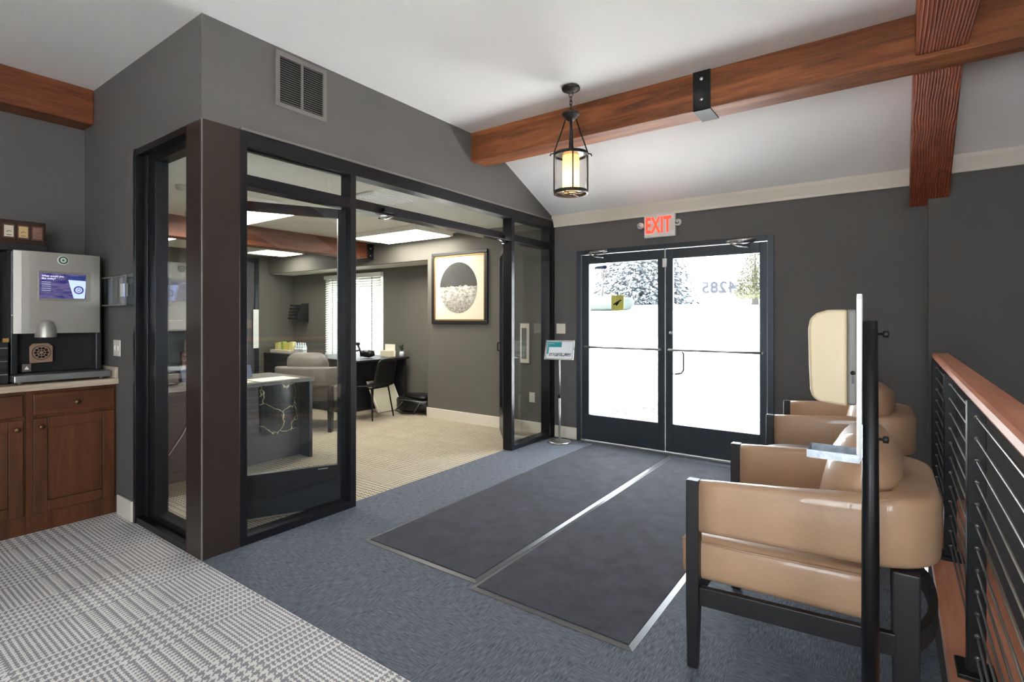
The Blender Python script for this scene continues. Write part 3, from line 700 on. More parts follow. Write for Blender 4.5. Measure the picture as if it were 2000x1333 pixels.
# side table
t = thing('side_table', (-.36, 3.40, 0), 'small round silver-topped side table between the two tan armchairs', 'side table')
build('tabletop', MB().lathe([(0, .60), (.25, .60), (.262, .608), (.262, .616), (.25, .622), (0, .622)], (-.36, 3.40, 0), 48), m_steel, t)
build('stem', MB().lathe([(.02, .02), (.02, .60)], (-.36, 3.40, 0), 16), m_blackm, t)
build('base', MB().lathe([(.18, 0), (.18, .012), (.03, .025), (0, .025)], (-.36, 3.40, 0), 32), m_blackm, t)
t = thing('reed_diffuser', (-.20, 3.33, .622), 'small reed diffuser with thin pale sticks on the side table', 'diffuser')
build('bottle', MB().lathe([(0, .622), (.028, .622), (.03, .63), (.03, .66), (.012, .675), (.012, .685)], (-.20, 3.33, 0), 20), m_glass, t)
for a, b_ in ((.035, .12), (.10, .03), (-.03, .05)): build('reed', MB().tube([(-.20, 3.33, .63), (-.20+a, 3.33+b_*.3, .80)], .0018, 5), m_gold, t)
# ================================================================ SANITIZER STAND
t = thing('sanitizer_stand', (-.033, 1.82, 0), 'black pole hand sanitizer stand with cream dispenser in front of the armchair', 'sanitizer stand')
px_, py_ = -.033, 1.82
build('pole', MB().lathe([(.0225, .01), (.0215, .8), (.018, 1.392), (0, 1.394)], (px_, py_, 0), 24), m_blackm, t)
build('base', MB().lathe([(.17, 0), (.17, .012), (.05, .02), (.025, .03)], (px_, py_, 0), 40), m_blackm, t)
bpz = px_-.018
build('backplate', MB().prism([(1.775, 1.00), (1.865, 1.00), (1.865, 1.455), (1.85, 1.47), (1.79, 1.47), (1.775, 1.455)], bpz-.014, bpz-.001, 'x'), m_white, t, bevel=.001)
dsp = build('dispenser_body', B(bpz-.036, bpz-.014, 1.765, 1.875, 1.152, 1.425), m_greyp, t, bevel=.006)
pr = [(bpz-.036, 1.148), (bpz-.036, 1.425), (bpz-.085, 1.424), (bpz-.112, 1.415), (bpz-.128, 1.40), (bpz-.133, 1.37), (bpz-.131, 1.26), (bpz-.128, 1.19), (bpz-.122, 1.168), (bpz-.105, 1.155)]
build('cover', MB().prism(pr, 1.762, 1.878, 'y'), m_cream, t, bevel=.008, seg=3)
build('lock', MB().lathe([(.006, -.004), (.006, 0)], (bpz-.022, 1.765, 1.245), 14, 'y').box(bpz-.025, bpz-.019, 1.763, 1.766, 1.215, 1.236), m_black, dsp)
tr_ = MB()
pth = [(bpz-.002, 1.10), (bpz-.002, 1.01), (bpz-.006, .998), (bpz-.016, .992), (bpz-.135, .992)]
pth2 = [(bpz-.135, .989), (bpz-.016, .989), (bpz-.004, .995), (bpz+.001, 1.008), (bpz+.001, 1.10)]
tr_.prism(pth+pth2, 1.77, 1.87, 'y')
tr_.box(bpz-.135, bpz-.006, 1.768, 1.771, .989, 1.012).box(bpz-.135, bpz-.006, 1.869, 1.872, .989, 1.012).box(bpz-.137, bpz-.134, 1.768, 1.872, .989, 1.012)
build('drip_tray', tr_, M('galvanised_steel', srgb(165, 172, 180), .35, .7, var=.25, vscale=60), t)
for z in (1.355, 1.055): build('thumb_screw', MB().lathe([(.004, .012), (.004, .028), (.010, .03), (.010, .042), (0, .044)], (px_, py_, z), 14, 'x'), m_black, t)
# ================================================================ RAILING
r = thing('stair_railing', (.3, 3.0, 0), 'black metal stair railing with horizontal rods and wooden handrail', 'railing')
hr = shear(MB().prism([(.228, 1.088), (.222, 1.10), (.225, 1.122), (.235, 1.130), (.318, 1.130), (.328, 1.122), (.330, 1.10), (.325, 1.088)], -.6, YJ-.003, 'y'))
build('handrail', hr, m_rail, r)
build('top_bar', shear(B(.255, .295, -.6, YJ-.003, 1.075, 1.088)), m_blackm, r)
PY = [5.20, 3.93, 2.70, 1.47, .24]
for y in PY:
    x = .248+.0155*y
    po = build('post', B(x-.028, x+.028, y-.02, y+.04, .012, 1.076), m_blackm, r, bevel=.002)
    if y < 5.1: build('base_plate', B(x-.06, x+.06, y-.06, y+.08, .012, .03), m_blackm, po, bevel=.003)
    for k in range(12): build('cable_fitting', MB().lathe([(0, -.012), (.006, -.011), (.0095, -.005), (.0095, 0)], (x, y-.02, .09+k*.0845), 12, 'y'), m_steel, po)
for k in range(12):
    z = .09+k*.0845
    build('rod', MB().tube([(.248+.0155*-.5, -.5, z), (.248+.0155*5.2, 5.2, z)], .0042, 8), m_steel, r)
# ================================================================ SIGN STAND
t = thing('sign_stand', (-2.985, 5.11, 0), 'slim silver pedestal sign stand holding a framed notice by the entry wall', 'sign stand', rz=math.radians(18), local=True)
build('base', MB().lathe([(.0, .025), (.02, .025), (.10, .018), (.128, .010), (.128, 0), (0, 0)][::-1], (0, 0, 0), 40), m_steel, t)
build('pole', MB().tube([(0, 0, .02), (0, 0, .52)], .013, 12).tube([(0, 0, .52), (0, 0, .97)], .009, 12), m_steel, t)
build('collar', MB().lathe([(.016, .50), (.016, .53)], (0, 0, 0), 16), m_blackm, t)
def tilt(mb, ang=.42, zc=1.04):
    mb.v = [(x, y*math.cos(ang)+(z)*math.sin(ang), zc+z*math.cos(ang)-y*math.sin(ang)) for x, y, z in mb.v]; return mb
w_, h_ = .165, .118
fm = build('sign_frame', tilt(B(-w_, w_, -.008, .01, -h_, -h_+.018).box(-w_, w_, -.008, .01, h_-.018, h_).box(-w_, -w_+.018, -.008, .01, -h_+.018, h_-.018).box(w_-.018, w_, -.008, .01, -h_+.018, h_-.018)), m_chrome, t, bevel=.002)
sh = build('notice', tilt(B(-w_+.018, w_-.018, -.003, .005, -h_+.018, h_-.018)), M('notice_white', srgb(235, 240, 244), .4), t)
m_teal = M('notice_teal', srgb(40, 150, 155), .4)
build('teal_banner', tilt(B(-w_+.022, .02, -.0045, -.003, .035, h_-.022).box(-w_+.022, -w_+.04, -.0045, -.003, -.05, .035)), m_teal, sh)
m_ink = M('print_ink', srgb(60, 62, 70), .5)
tt_ = NT('notice_photo'); tt_.l(tt_.ramp(tt_.noise(tt_.coord(), 60, 3), [(.4, srgb(90, 90, 100)), (.6, srgb(225, 225, 230))]), tt_.b.inputs['Base Color'])
build('photo_strip', tilt(B(-w_+.05, w_-.03, -.0045, -.003, -.075, -.035)), tt_.m, sh)
for i, zz in enumerate((.075, .055)):
    a_ = .42; y = -.006; text('lettering', ('Welcome to', 'our lobby')[i] if False else ('Welcome to', 'Extended')[i] if False else ('Welcome', 'to')[i], .018, (-w_+.03, y*math.cos(a_)+zz*math.sin(a_), 1.04+zz*math.cos(a_)-y*math.sin(a_)), (PI/2-a_, 0, 0), m_white, sh, ext=.0003, align='LEFT')
# ================================================================ COFFEE COUNTER
def cabinet(y0, y1, label, knob_left=True):
    t = thing('base_cabinet', (-4.8, (y0+y1)/2, 0), label, 'cabinet', 'coffee counter cabinets')
    X = -4.52
    build('carcass', B(XL+.001, X, y0, y1, 0, .93), m_cab, t)
    def shaker(a, b, z0, z1, nm, mat, rail):
        m = MB().box(X, X+.02, a, a+rail, z0, z1).box(X, X+.02, b-rail, b, z0, z1).box(X, X+.02, a+rail, b-rail, z0, z0+rail).box(X, X+.02, a+rail, b-rail, z1-rail, z1).box(X, X+.008, a+rail, b-rail, z0+rail, z1-rail)
        return build(nm, m, mat, t, bevel=.003)
    a, b = y0+.035, y1-.012
    d = build('drawer', B(X, X+.02, a, b, .765, .905), m_cabh, t, bevel=.005)
    kz = .83; km = MB().lathe([(.006, 0), (.006, .012), (.015, .018), (.016, .026), (.008, .032), (0, .033)], (X+.02, (a+b)/2, kz), 16, 'x')
    build('knob', km, M('antique_brass', srgb(120, 88, 60), .4, .8), d)
    dd = shaker(a, b, .125, .745, 'door', m_cab, .07)
    build('knob', MB().lathe([(.006, 0), (.006, .012), (.015, .018), (.016, .026), (.008, .032), (0, .033)], (X+.02, a+.035 if knob_left else b-.035, .69), 16, 'x'), bpy.data.materials['antique_brass'], dd)
cabinet(.922, YC-.001, 'dark wood base cabinet under the coffee machine, next to the nook wall')
cabinet(.435, .92, 'dark wood base cabinet with its drawer cut by the photo edge', False)
for k in (0, 1, 2): cabinet(-.05-k*.485, .433-k*.485, 'dark wood base cabinet further along the coffee counter, outside the view', False) if k == 0 else None
ct = thing('countertop', (-4.8, .7, .93), 'pale laminate countertop with backsplash under the coffee machine', 'countertop')
build('slab', B(XL+.001, -4.46, -.1, YC-.001, .931, .972), m_counter, ct, bevel=.004)
build('backsplash', B(XL+.001, XL+.02, -.1, YC-.001, .972, 1.05).box(XL+.02, -4.47, YC-.02, YC-.001, .972, 1.05), m_counter, ct, bevel=.003)
# coffee machine
t = thing('coffee_machine', (-4.8, 1.1, .972), 'silver and black coffee machine with touchscreen on the counter', 'coffee machine')
CX = -4.60
build('body', B(-5.12, -4.72, .87, 1.355, 1.03, 1.85).box(-4.72, CX-.02, .87, .905, 1.03, 1.84).box(-4.72, CX-.02, 1.32, 1.355, 1.03, 1.84).box(-4.72, CX-.02, .905, 1.32, 1.30, 1.84), m_black, t, bevel=.006)
rows = []
for j in range(13):
    y = .878+(1.34-.878)*j/12; u = (j/12-.5)*2
    rows.append([(CX+.012*(1-u*u), y, 1.295), (CX+.012*(1-u*u), y, 1.845+.006*(1-u*u))])
mbp = MB().grid(rows, True)
fp_pts = [(CX-.02, .878), (CX-.02, 1.34)]
poly = [(CX+.014*(1-((j/12-.5)*2)**4)-.006*0, .878+(1.34-.878)*j/12) for j in range(13)]
fp = build('front_panel', MB().prism([(CX-.025, .878)]+poly+[(CX-.025, 1.34)], 1.297, 1.846, 'z'), m_silver, t, bevel=.004)
SC = CX+.0145
bz = build('screen_bezel', B(SC-.004, SC+.002, .996, 1.278, 1.518, 1.718), M('bezel_grey', srgb(150, 145, 135), .35, .4), t, bevel=.0018)
m_scr = NT('screen_display'); sp_ = m_scr.n('ShaderNodeSeparateXYZ'); m_scr.l(m_scr.coord(), sp_.inputs[0])
nn = m_scr.noise(m_scr.mapping(m_scr.coord(), (1, 3, 12)), 6, 4)
cc = m_scr.ramp(nn, [(.35, srgb(40, 44, 110)), (.65, srgb(110, 100, 140))])
m_scr.l(cc, m_scr.b.inputs['Emission Color']); m_scr.b.inputs['Emission Strength'].default_value = .42; m_scr.b.inputs['Base Color'].default_value = (.01, .01, .02, 1); m_scr.b.inputs['Roughness'].default_value = .2
sc = build('screen', B(SC+.002, SC+.004, 1.004, 1.252, 1.533, 1.704), m_scr.m, t)
def em(name, col, s=1): return M(name, col, .3, emit=col, estr=s)
m_cupw = em('screen_cup', srgb(160, 175, 240), .5); m_cupd = em('screen_cup_top', srgb(30, 44, 90), .5); m_txt = em('screen_text', srgb(215, 215, 240), .55)
cupp = [(1.185, 1.537), (1.245, 1.537), (1.251, 1.62), (1.251, 1.66), (1.155, 1.665), (1.165, 1.62)]
build('cup_picture', MB().prism(cupp, SC+.004, SC+.0044, 'x'), m_cupw, sc)
build('cup_rim', MB().prism([(1.150, 1.668), (1.165, 1.69), (1.251, 1.698), (1.251, 1.662)], SC+.0044, SC+.0048, 'x'), m_cupd, sc)
build('cup_emblem', MB().lathe([(.028, -.0003), (.028, .0003)], (SC+.005, 1.212, 1.596), 28, 'x'), em('cup_emblem_ink', srgb(60, 60, 110), .4), sc)
build('cup_emblem_detail', MB().lathe([(.012, -.0003), (.019, -.0003), (.019, .0003), (.012, .0003), (.012, -.0003)], (SC+.0056, 1.212, 1.596), 24, 'x').box(SC+.0054, SC+.0058, 1.204, 1.22, 1.590, 1.602), m_cupw, sc)
rX = (PI/2, 0, PI/2)
text('screen_lettering', 'What would you', .017, (SC+.0048, 1.015, 1.685), rX, m_txt, sc, ext=.0002, align='LEFT')
text('screen_lettering', 'like today?', .017, (SC+.0048, 1.015, 1.668), rX, m_txt, sc, ext=.0002, align='LEFT')
mn = MB()
for k in range(5): mn.box(SC+.004, SC+.0045, 1.015, 1.062, 1.643-k*.014, 1.6445-k*.014)
build('menu_lines', mn, m_txt, sc)
lg = build('round_emblem', MB().lathe([(.031, 0), (.031, .004), (.027, .006), (0, .006)], (CX+.013, 1.128, 1.797), 32, 'x'), m_white, t)
build('emblem_ring', MB().lathe([(.017, 0), (.026, 0), (.026, .002), (.017, .002), (.017, 0)], (CX+.019, 1.128, 1.797), 32, 'x'), M('emblem_green', srgb(46, 96, 62), .5), lg)
star = []
for k in range(10):
    a = PI/2+k*PI/5; R_ = .011 if k % 2 == 0 else .005; star.append((1.128+R_*math.cos(a), 1.797+R_*math.sin(a)))
build('emblem_center', MB().prism(star, CX+.019, CX+.021, 'x'), bpy.data.materials['emblem_green'], lg)
nz_ = []
rows = []
for j in range(9):
    h = j/8; z = 1.272+.115*math.sin(h*PI/2); rr = .058*math.cos(h*PI/2)**.5 if j < 8 else .002
    rows.append([(CX+rr*1.05*math.cos(a), 1.04+rr*math.sin(a), z) for a in [(-PI/2)+PI*k/12 for k in range(13)]])
build('dispensing_spout', MB().grid(rows, True), m_silver, t)
build('spout_nozzle', MB().lathe([(.02, 1.26), (.025, 1.30)], (CX, 1.04, 0), 16), m_black, t)
tp = build('badge_plate', MB().prism([(.968, 1.098), (1.085, 1.103), (1.085, 1.21), (1.06, 1.232), (.985, 1.230), (.965, 1.21)], CX-.05, CX-.035, 'x'), M('bronze_badge', srgb(150, 120, 98), .4, .4), t, bevel=.002)
dk = MB()
for k in range(10):
    a = 2*PI*k/10; dk.lathe([(.0, .0), (.008, .0), (.008, .002), (0, .002)], (CX-.035, 1.026+.030*math.cos(a), 1.168+.030*math.sin(a)), 10, 'x')
for k in range(6):
    a = 2*PI*k/6; dk.lathe([(.0, .0), (.005, .0), (.005, .002), (0, .002)], (CX-.035, 1.026+.014*math.cos(a), 1.168+.014*math.sin(a)), 10, 'x')
dk.lathe([(.046, 0), (.049, 0), (.049, .002), (.046, .002), (.046, 0)], (CX-.035, 1.026, 1.168), 32, 'x')
build('badge_holes', dk, m_dark, tp)
sq = build('small_label', B(CX-.045, CX-.04, .93, .975, 1.045, 1.095), M('label_brown', srgb(105, 88, 82), .5), t)
build('triangle_mark', MB().prism([(.94, 1.058), (.965, 1.058), (.9525, 1.082)], CX-.04, CX-.039, 'x'), m_white, sq)
dt = build('drip_tray', B(-5.0, -4.505, .864, 1.376, .985, 1.03), m_steel, t, bevel=.006)
ft = MB()
for y in (.90, 1.33): ft.lathe([(.014, .973), (.014, .985)], (-4.55, y, 0), 14)
build('foot', ft, m_steel, dt)
build('lock', MB().lathe([(.007, 0), (.007, .01)], (CX-.02, .872, 1.42), 12, 'y'), m_chrome, t)
# tea box on top
t = thing('tea_display_box', (-4.83, .95, 1.852), 'dark wooden tea box with three card windows on top of the coffee machine', 'tea box')
TX = -4.75
build('box', B(TX-.18, TX, .835, 1.075, 1.905, 2.06), wood('tea_box_wood', 'y', srgb(36, 20, 12), srgb(70, 44, 28), 1.5, .35), t, bevel=.004)
build('tray_base', B(TX-.2, TX+.01, .80, 1.085, 1.852, 1.905), m_black, t, bevel=.004)
cols = [srgb(205, 190, 170), srgb(190, 160, 112), srgb(120, 84, 70)]
for k in range(3):
    y = .855+k*.072
    fr_ = build('card_window', B(TX, TX+.004, y, y+.06, 1.935, 2.03), M('card_frame', srgb(84, 58, 42), .5) if k == 0 else bpy.data.materials['card_frame'], t)
    build('card', B(TX+.004, TX+.006, y+.007, y+.053, 1.945, 2.02), M('tea_card', cols[k], .7), fr_)
    mk_ = MB().tube([(TX+.0065, y+.018, 1.975), (TX+.0065, y+.03, 1.985), (TX+.0065, y+.042, 1.98)], .0022, 5).box(TX+.006, TX+.0068, y+.018, y+.042, 1.955, 1.959)
    build('card_print', mk_, m_ink, fr_)
# cup / sachet drawers at the left
t = thing('sachet_drawer_unit', (-4.66, .79, .972), 'black three-drawer sachet organiser left of the coffee machine', 'drawer unit')
build('body', B(-4.95, -4.60, .66, .858, .973, 1.245), m_black, t, bevel=.006)
for k in range(3):
    z = .985+k*.085
    d = build('drawer', B(-4.60, -4.592, .67, .855, z, z+.075), m_black, t, bevel=.003)
    build('handle', B(-4.592, -4.585, .70, .85, z+.05, z+.056), m_steel, d)
build('sachet', B(-4.63, -4.60, .83, .858, 1.245, 1.27), m_gold, t)
t = thing('hot_water_dispenser', (-4.85, .80, 1.25), 'tall black beverage dispenser at the left edge behind the drawers', 'dispenser')
build('body', B(-5.15, -4.97, .56, .84, .973, 1.80), m_black, t, bevel=.02)
build('lid', MB().lathe([(.06, 1.80), (.06, 1.82), (.02, 1.84), (0, 1.84)], (-5.06, .70, 0), 24), m_blackm, t)
# acrylic holder
t = thing('acrylic_holder', (-4.45, YC-.04, 1.49), 'clear acrylic card holder on the wall beside the coffee machine', 'holder')
m_acr = glassmat('acrylic', (.90, .92, .93, 1), 1.5)
build('case', B(-4.70, -4.19, YC-.004, YC-.001, 1.49, 1.71).box(-4.70, -4.19, YC-.048, YC-.045, 1.49, 1.69).box(-4.70, -4.696, YC-.048, YC-.001, 1.49, 1.71).box(-4.194, -4.19, YC-.048, YC-.001, 1.49, 1.71).box(-4.70, -4.19, YC-.048, YC-.001, 1.49, 1.494).box(-4.45, -4.447, YC-.048, YC-.001, 1.49, 1.70), m_acr, t)
rim = MB()
for x in (-4.70, -4.45, -4.195): rim.box(x, x+.007, YC-.051, YC-.044, 1.49, 1.69)
rim.box(-4.70, -4.19, YC-.051, YC-.044, 1.487, 1.496).box(-4.70, -4.19, YC-.051, YC-.044, 1.686, 1.694)
build('rim', rim, m_greyp, t)
build('blue_card', B(-4.56, -4.47, YC-.03, YC-.028, 1.50, 1.68), M('card_blue', srgb(110, 125, 160), .6), t)
build('white_card', B(-4.33, -4.20, YC-.035, YC-.033, 1.55, 1.64), m_white, t)
# ================================================================ OFFICE
def panel_light(x0, x1, y0, y1, label):
    t = thing('ceiling_light_panel', ((x0+x1)/2, (y0+y1)/2, 2.49), label, 'ceiling light', 'office ceiling light panels')
    build('housing', B(x0-.03, x1+.03, y0-.03, y1+.03, 2.497, ZO-.001), m_white, t, bevel=.003)
    build('diffuser', B(x0, x1, y0, y1, 2.490, 2.498), m_panel, t)
panel_light(-5.92, -4.72, 4.58, 5.19, 'white rectangular ceiling light nearest the framed picture')
panel_light(-6.10, -4.94, 2.56, 3.16, 'white rectangular ceiling light above the reception desk')
panel_light(-8.67, -8.09, 4.55, 5.17, 'white ceiling light beyond the office beam near the window')
panel_light(-8.5, -7.93, 2.56, 3.16, 'white ceiling light beyond the office beam over the back of the desk')
t = thing('ceiling_vent', (-3.93, 3.3, ZO-.02), 'white slatted air diffuser in the office ceiling', 'ceiling vent')
build('frame', B(-4.06, -3.78, 3.13, 3.62, ZO-.012, ZO-.001), m_white, t, bevel=.003)
sl_ = MB()
for k in range(6): sl_.box(-4.03+k*.042, -4.012+k*.042, 3.16, 3.59, ZO-.022, ZO-.012)
build('slat', sl_, m_white, t)
t = thing('smoke_detector', (-5.0, 2.05, ZO-.04), 'round white smoke detector on the office ceiling', 'smoke detector')
build('body', MB().lathe([(.03, -.04), (.055, -.03), (.06, 0)], (-5.0, 2.05, ZO-.001), 24), m_white, t)
# framed picture
t = thing('framed_picture', (-4.67, YE-.03, 1.32), 'black framed round monochrome seascape print on the office wall', 'picture')
px0, px1, pz0, pz1 = -5.172, -4.176, 1.322, 2.304
yb_ = YE-.008
build('frame', B(px0, px1, yb_-.03, yb_, pz0, pz0+.05).box(px0, px1, yb_-.03, yb_, pz1-.05, pz1).box(px0, px0+.05, yb_-.03, yb_, pz0+.05, pz1-.05).box(px1-.05, px1, yb_-.03, yb_, pz0+.05, pz1-.05), m_bwood, t, bevel=.006)
build('gilt_edge', B(px0+.05, px1-.05, yb_-.022, yb_-.004, pz0+.05, pz0+.065).box(px0+.05, px1-.05, yb_-.022, yb_-.004, pz1-.065, pz1-.05).box(px0+.05, px0+.065, yb_-.022, yb_-.004, pz0+.05, pz1-.05).box(px1-.065, px1-.05, yb_-.022, yb_-.004, pz0+.05, pz1-.05), m_gold, t)
build('mount_board', B(px0+.06, px1-.06, yb_-.012, yb_-.004, pz0+.06, pz1-.06), M('mount_cream', srgb(232, 222, 196), .8), t)
tm = NT('seascape_print'); co = tm.coord(); spx = tm.n('ShaderNodeSeparateXYZ'); tm.l(co, spx.inputs[0])
zloc = spx.outputs[2]
edge = tm.math('ADD', zloc, tm.math('MULTIPLY', tm.math('SUBTRACT', tm.noise(co, 14, 4), .5), .09))
sea = tm.ramp(tm.noise(tm.mapping(co, (8, 1, 16)), 1.6, 8, .75), [(.36, srgb(80, 78, 74)), (.48, srgb(170, 166, 156)), (.62, srgb(232, 228, 214))])
sky = tm.ramp(tm.noise(co, 2, 3), [(.3, srgb(58, 58, 56)), (.7, srgb(80, 79, 75))])
low = tm.ramp(tm.noise(tm.mapping(co, (14, 1, 20)), 2.2, 8, .8), [(.38, srgb(66, 64, 60)), (.62, srgb(196, 190, 176))])
fsea = tm.math('LESS_THAN', edge, .512); flow = tm.n('ShaderNodeMapRange'); tm.l(zloc, flow.inputs['Value']); flow.inputs['From Min'].default_value = .42; flow.inputs['From Max'].default_value = .22
tm.l(tm.mix(fsea, sky, tm.mix(flow.outputs[0], sea, low)), tm.b.inputs['Base Color']); tm.b.inputs['Roughness'].default_value = .8
cxp = (px0+px1)/2-.015
circ = MB(); nseg = 64
circ.add([(cxp+.333*math.cos(2*PI*k/nseg), yb_-.0135, 1.812+.345*math.sin(2*PI*k/nseg)) for k in range(nseg)]+[(cxp+.333*math.cos(2*PI*k/nseg), yb_-.012, 1.812+.345*math.sin(2*PI*k/nseg)) for k in range(nseg)],
         [tuple(range(nseg))]+[(k, (k+1) % nseg, nseg+(k+1) % nseg, nseg+k) for k in range(nseg)])
build('round_print', circ, tm.m, t)
# office window + blinds
wn = thing('window_7', (-7.56, 5.9, .72), 'office window in the recess with white blinds', None, kind='structure')
build('frame', B(-8.33, -8.28, 5.86, 5.93, .72, 2.14).box(-6.85, -6.80, 5.86, 5.93, .72, 2.14).box(-8.28, -6.85, 5.86, 5.93, .72, .77).box(-8.28, -6.85, 5.86, 5.93, 2.09, 2.14).box(-7.59, -7.54, 5.86, 5.93, .77, 2.09), m_white, wn)
build('glass_pane', B(-8.28, -6.85, 5.895, 5.90, .77, 2.09), m_glassd, wn)
t = thing('window_blind', (-7.56, 5.80, .74), 'white horizontal slat blind over the office window', 'blind')
build('head_rail', B(-8.34, -6.79, 5.77, 5.835, 2.10, 2.17), m_slat, t, bevel=.004)
sm_ = MB(); 
for k in range(32):
    z = .76+k*.042
    sm_.hexa([(-8.32, 5.790, z), (-6.81, 5.790, z), (-6.81, 5.816, z+.034), (-8.32, 5.816, z+.034), (-8.32, 5.787, z+.002), (-6.81, 5.787, z+.002), (-6.81, 5.813, z+.036), (-8.32, 5.813, z+.036)])
build('slat', sm_, m_slat, t)
cm = MB()
for x in (-8.1, -7.56, -7.02): cm.box(x-.008, x+.008, 5.781, 5.784, .75, 2.1)
build('ladder_tape', cm, m_greyp, t)
build('bottom_rail', B(-8.32, -6.81, 5.785, 5.825, .735, .752), m_slat, t)
# reception desk near storefront
t = thing('reception_desk', (-5.2, 2.3, 0), 'charcoal reception desk behind the fixed storefront pane', 'desk')
build('desktop', B(-5.55, -4.70, 1.56, 3.15, .765, .80), M('stone_desktop', srgb(78, 74, 68), .35, var=.3, vscale=12), t, bevel=.004)
build('front_panel', B(-4.94, -4.90, 1.56, 3.10, 0, .765), m_deskp, t)
build('end_panel', B(-5.5, -4.72, 3.10, 3.135, 0, .765), m_desk, t, bevel=.002)
build('end_panel', B(-5.5, -4.90, 1.555, 1.585, 0, .765), m_desk, t, bevel=.002)
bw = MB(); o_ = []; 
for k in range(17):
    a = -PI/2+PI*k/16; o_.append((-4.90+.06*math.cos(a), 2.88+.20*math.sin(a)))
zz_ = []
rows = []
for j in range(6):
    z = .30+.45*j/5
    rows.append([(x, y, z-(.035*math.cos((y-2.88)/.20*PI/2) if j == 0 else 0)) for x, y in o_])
build('veined_reflection_panel', MB().grid(rows, True), veins('gold_veined_reflection', srgb(52, 52, 56), srgb(206, 190, 150)), t)  # added panel standing in for a veined shape mirrored in the door glass
t2 = thing('paper_sheet', (-5.0, 2.6, .80), 'cream paper forms lying spread on the reception desk near the pane', 'paper', 'papers on the reception desk')
build('sheet', B(-5.05, -4.76, 2.62, 3.02, .8005, .803), m_paper, t2)
t2 = thing('paper_sheet', (-5.0, 2.2, .80), 'cream paper form lying left of the other on the reception desk', 'paper', 'papers on the reception desk')
build('sheet', B(-5.08, -4.80, 2.30, 2.58, .8005, .803), m_paper, t2)
m_bl = M('card_slate_blue', srgb(88, 100, 128), .5)
def tent(loc, label):
    x, y, z = loc
    t = thing('tent_card', loc, label, 'tent card', 'tent cards on the reception desk')
    build('card', MB().add([(x+.05, y-.11, z), (x+.05, y+.11, z), (x, y+.11, z+.12), (x, y-.11, z+.12), (x-.05, y-.11, z), (x-.05, y+.11, z), (x+.047, y-.11, z), (x+.047, y+.11, z)], [(0, 1, 2, 3), (3, 2, 5, 4)]), m_bl, t)
tent((-5.35, 2.72, .80), 'larger slate blue tent card behind the papers on the reception desk')
tent((-5.40, 2.30, .80), 'slate blue tent card at the left behind the desk papers')
# hutch shelf & machines seen through the narrow pane
t = thing('desk_hutch', (-6.3, 2.1, 0), 'grey hutch with a dark open shelf behind the reception desk', 'hutch')
build('top_panel', B(-6.9, -6.2, 1.56, 3.3, 1.28, 1.375), M('hutch_taupe', srgb(98, 88, 80), .5), t, bevel=.003)
build('back_panel', B(-6.9, -6.86, 1.56, 3.3, .0, 1.28), m_desk, t)
build('side_panel', B(-6.86, -6.3, 3.26, 3.3, 0, 1.28), m_desk, t)
build('work_surface', B(-6.86, -6.25, 1.56, 3.26, .70, .74), M('hutch_surface', srgb(96, 86, 78), .5), t, bevel=.003)
t = thing('desk_printer', (-5.35, 1.95, .80), 'grey desktop printer on the reception desk by the narrow pane', 'printer')
build('body', B(-5.52, -5.2, 1.70, 2.10, .801, .90), m_greyp, t, bevel=.01)
build('lid', B(-5.50, -5.22, 1.72, 2.08, .90, .915), m_black, t, bevel=.004)
build('paper_tray', B(-5.2, -5.13, 1.76, 2.04, .815, .822), m_steel, t)
t = thing('desk_phone', (-6.5, 2.4, .74), 'black desk phone on the hutch surface', 'phone')
build('base', MB().hexa([(-6.6, 2.25, .741), (-6.4, 2.25, .741), (-6.4, 2.5, .741), (-6.6, 2.5, .741), (-6.6, 2.25, .84), (-6.4, 2.25, .77), (-6.4, 2.5, .77), (-6.6, 2.5, .84)]), m_black, t, bevel=.004)
build('handset', MB().tube([(-6.58, 2.29, .855), (-6.5, 2.29, .85), (-6.42, 2.29, .80)], .018, 8), m_black, t)
t = thing('paper_bag', (-6.45, 2.72, .74), 'brown patterned paper bag under the hutch top', 'bag')
pb_ = NT('patterned_kraft'); pb_.l(pb_.ramp(pb_.noise(pb_.coord(), 40, 2), [(.45, srgb(150, 112, 84)), (.55, srgb(72, 50, 40))]), pb_.b.inputs['Base Color'])
build('bag', MB().hexa([(-6.5, 2.62, .741), (-6.4, 2.62, .741), (-6.4, 2.82, .741), (-6.5, 2.82, .741), (-6.48, 2.62, 1.02), (-6.42, 2.62, 1.02), (-6.42, 2.82, 1.02), (-6.48, 2.82, 1.02)]), pb_.m, t, bevel=.004)
build('handle', MB().tube([(-6.45, 2.66, 1.02), (-6.45, 2.69, 1.09), (-6.45, 2.75, 1.09), (-6.45, 2.78, 1.02)], .004, 6), m_steel, t)
t = build('power_cord', MB().tube([(-4.895, 1.72, .36), (-4.885, 1.86, .22+.0), (-4.885, 1.90, .26), (-4.89, 2.00, .40), (-4.89, 2.06, .52), (-4.895, 2.14, .70)], .004, 6), m_white)
t.data.materials[0] = m_white
props(t, 'white power cord running down the front of the reception desk', 'cord')
t = thing('wall_poster', (-9.41, 3.3, 1.45), 'green and yellow poster on the far office wall', 'poster')
build('sheet', B(-9.43, -9.424, 3.05, 3.35, 1.42, 1.95), M('poster_teal', srgb(52, 120, 110), .6), t)
build('sheet', B(-9.43, -9.424, 4.02, 4.16, 1.45, 1.75), M('poster_yellow', srgb(225, 205, 100), .6, emit=srgb(225, 205, 110), estr=.0), t)
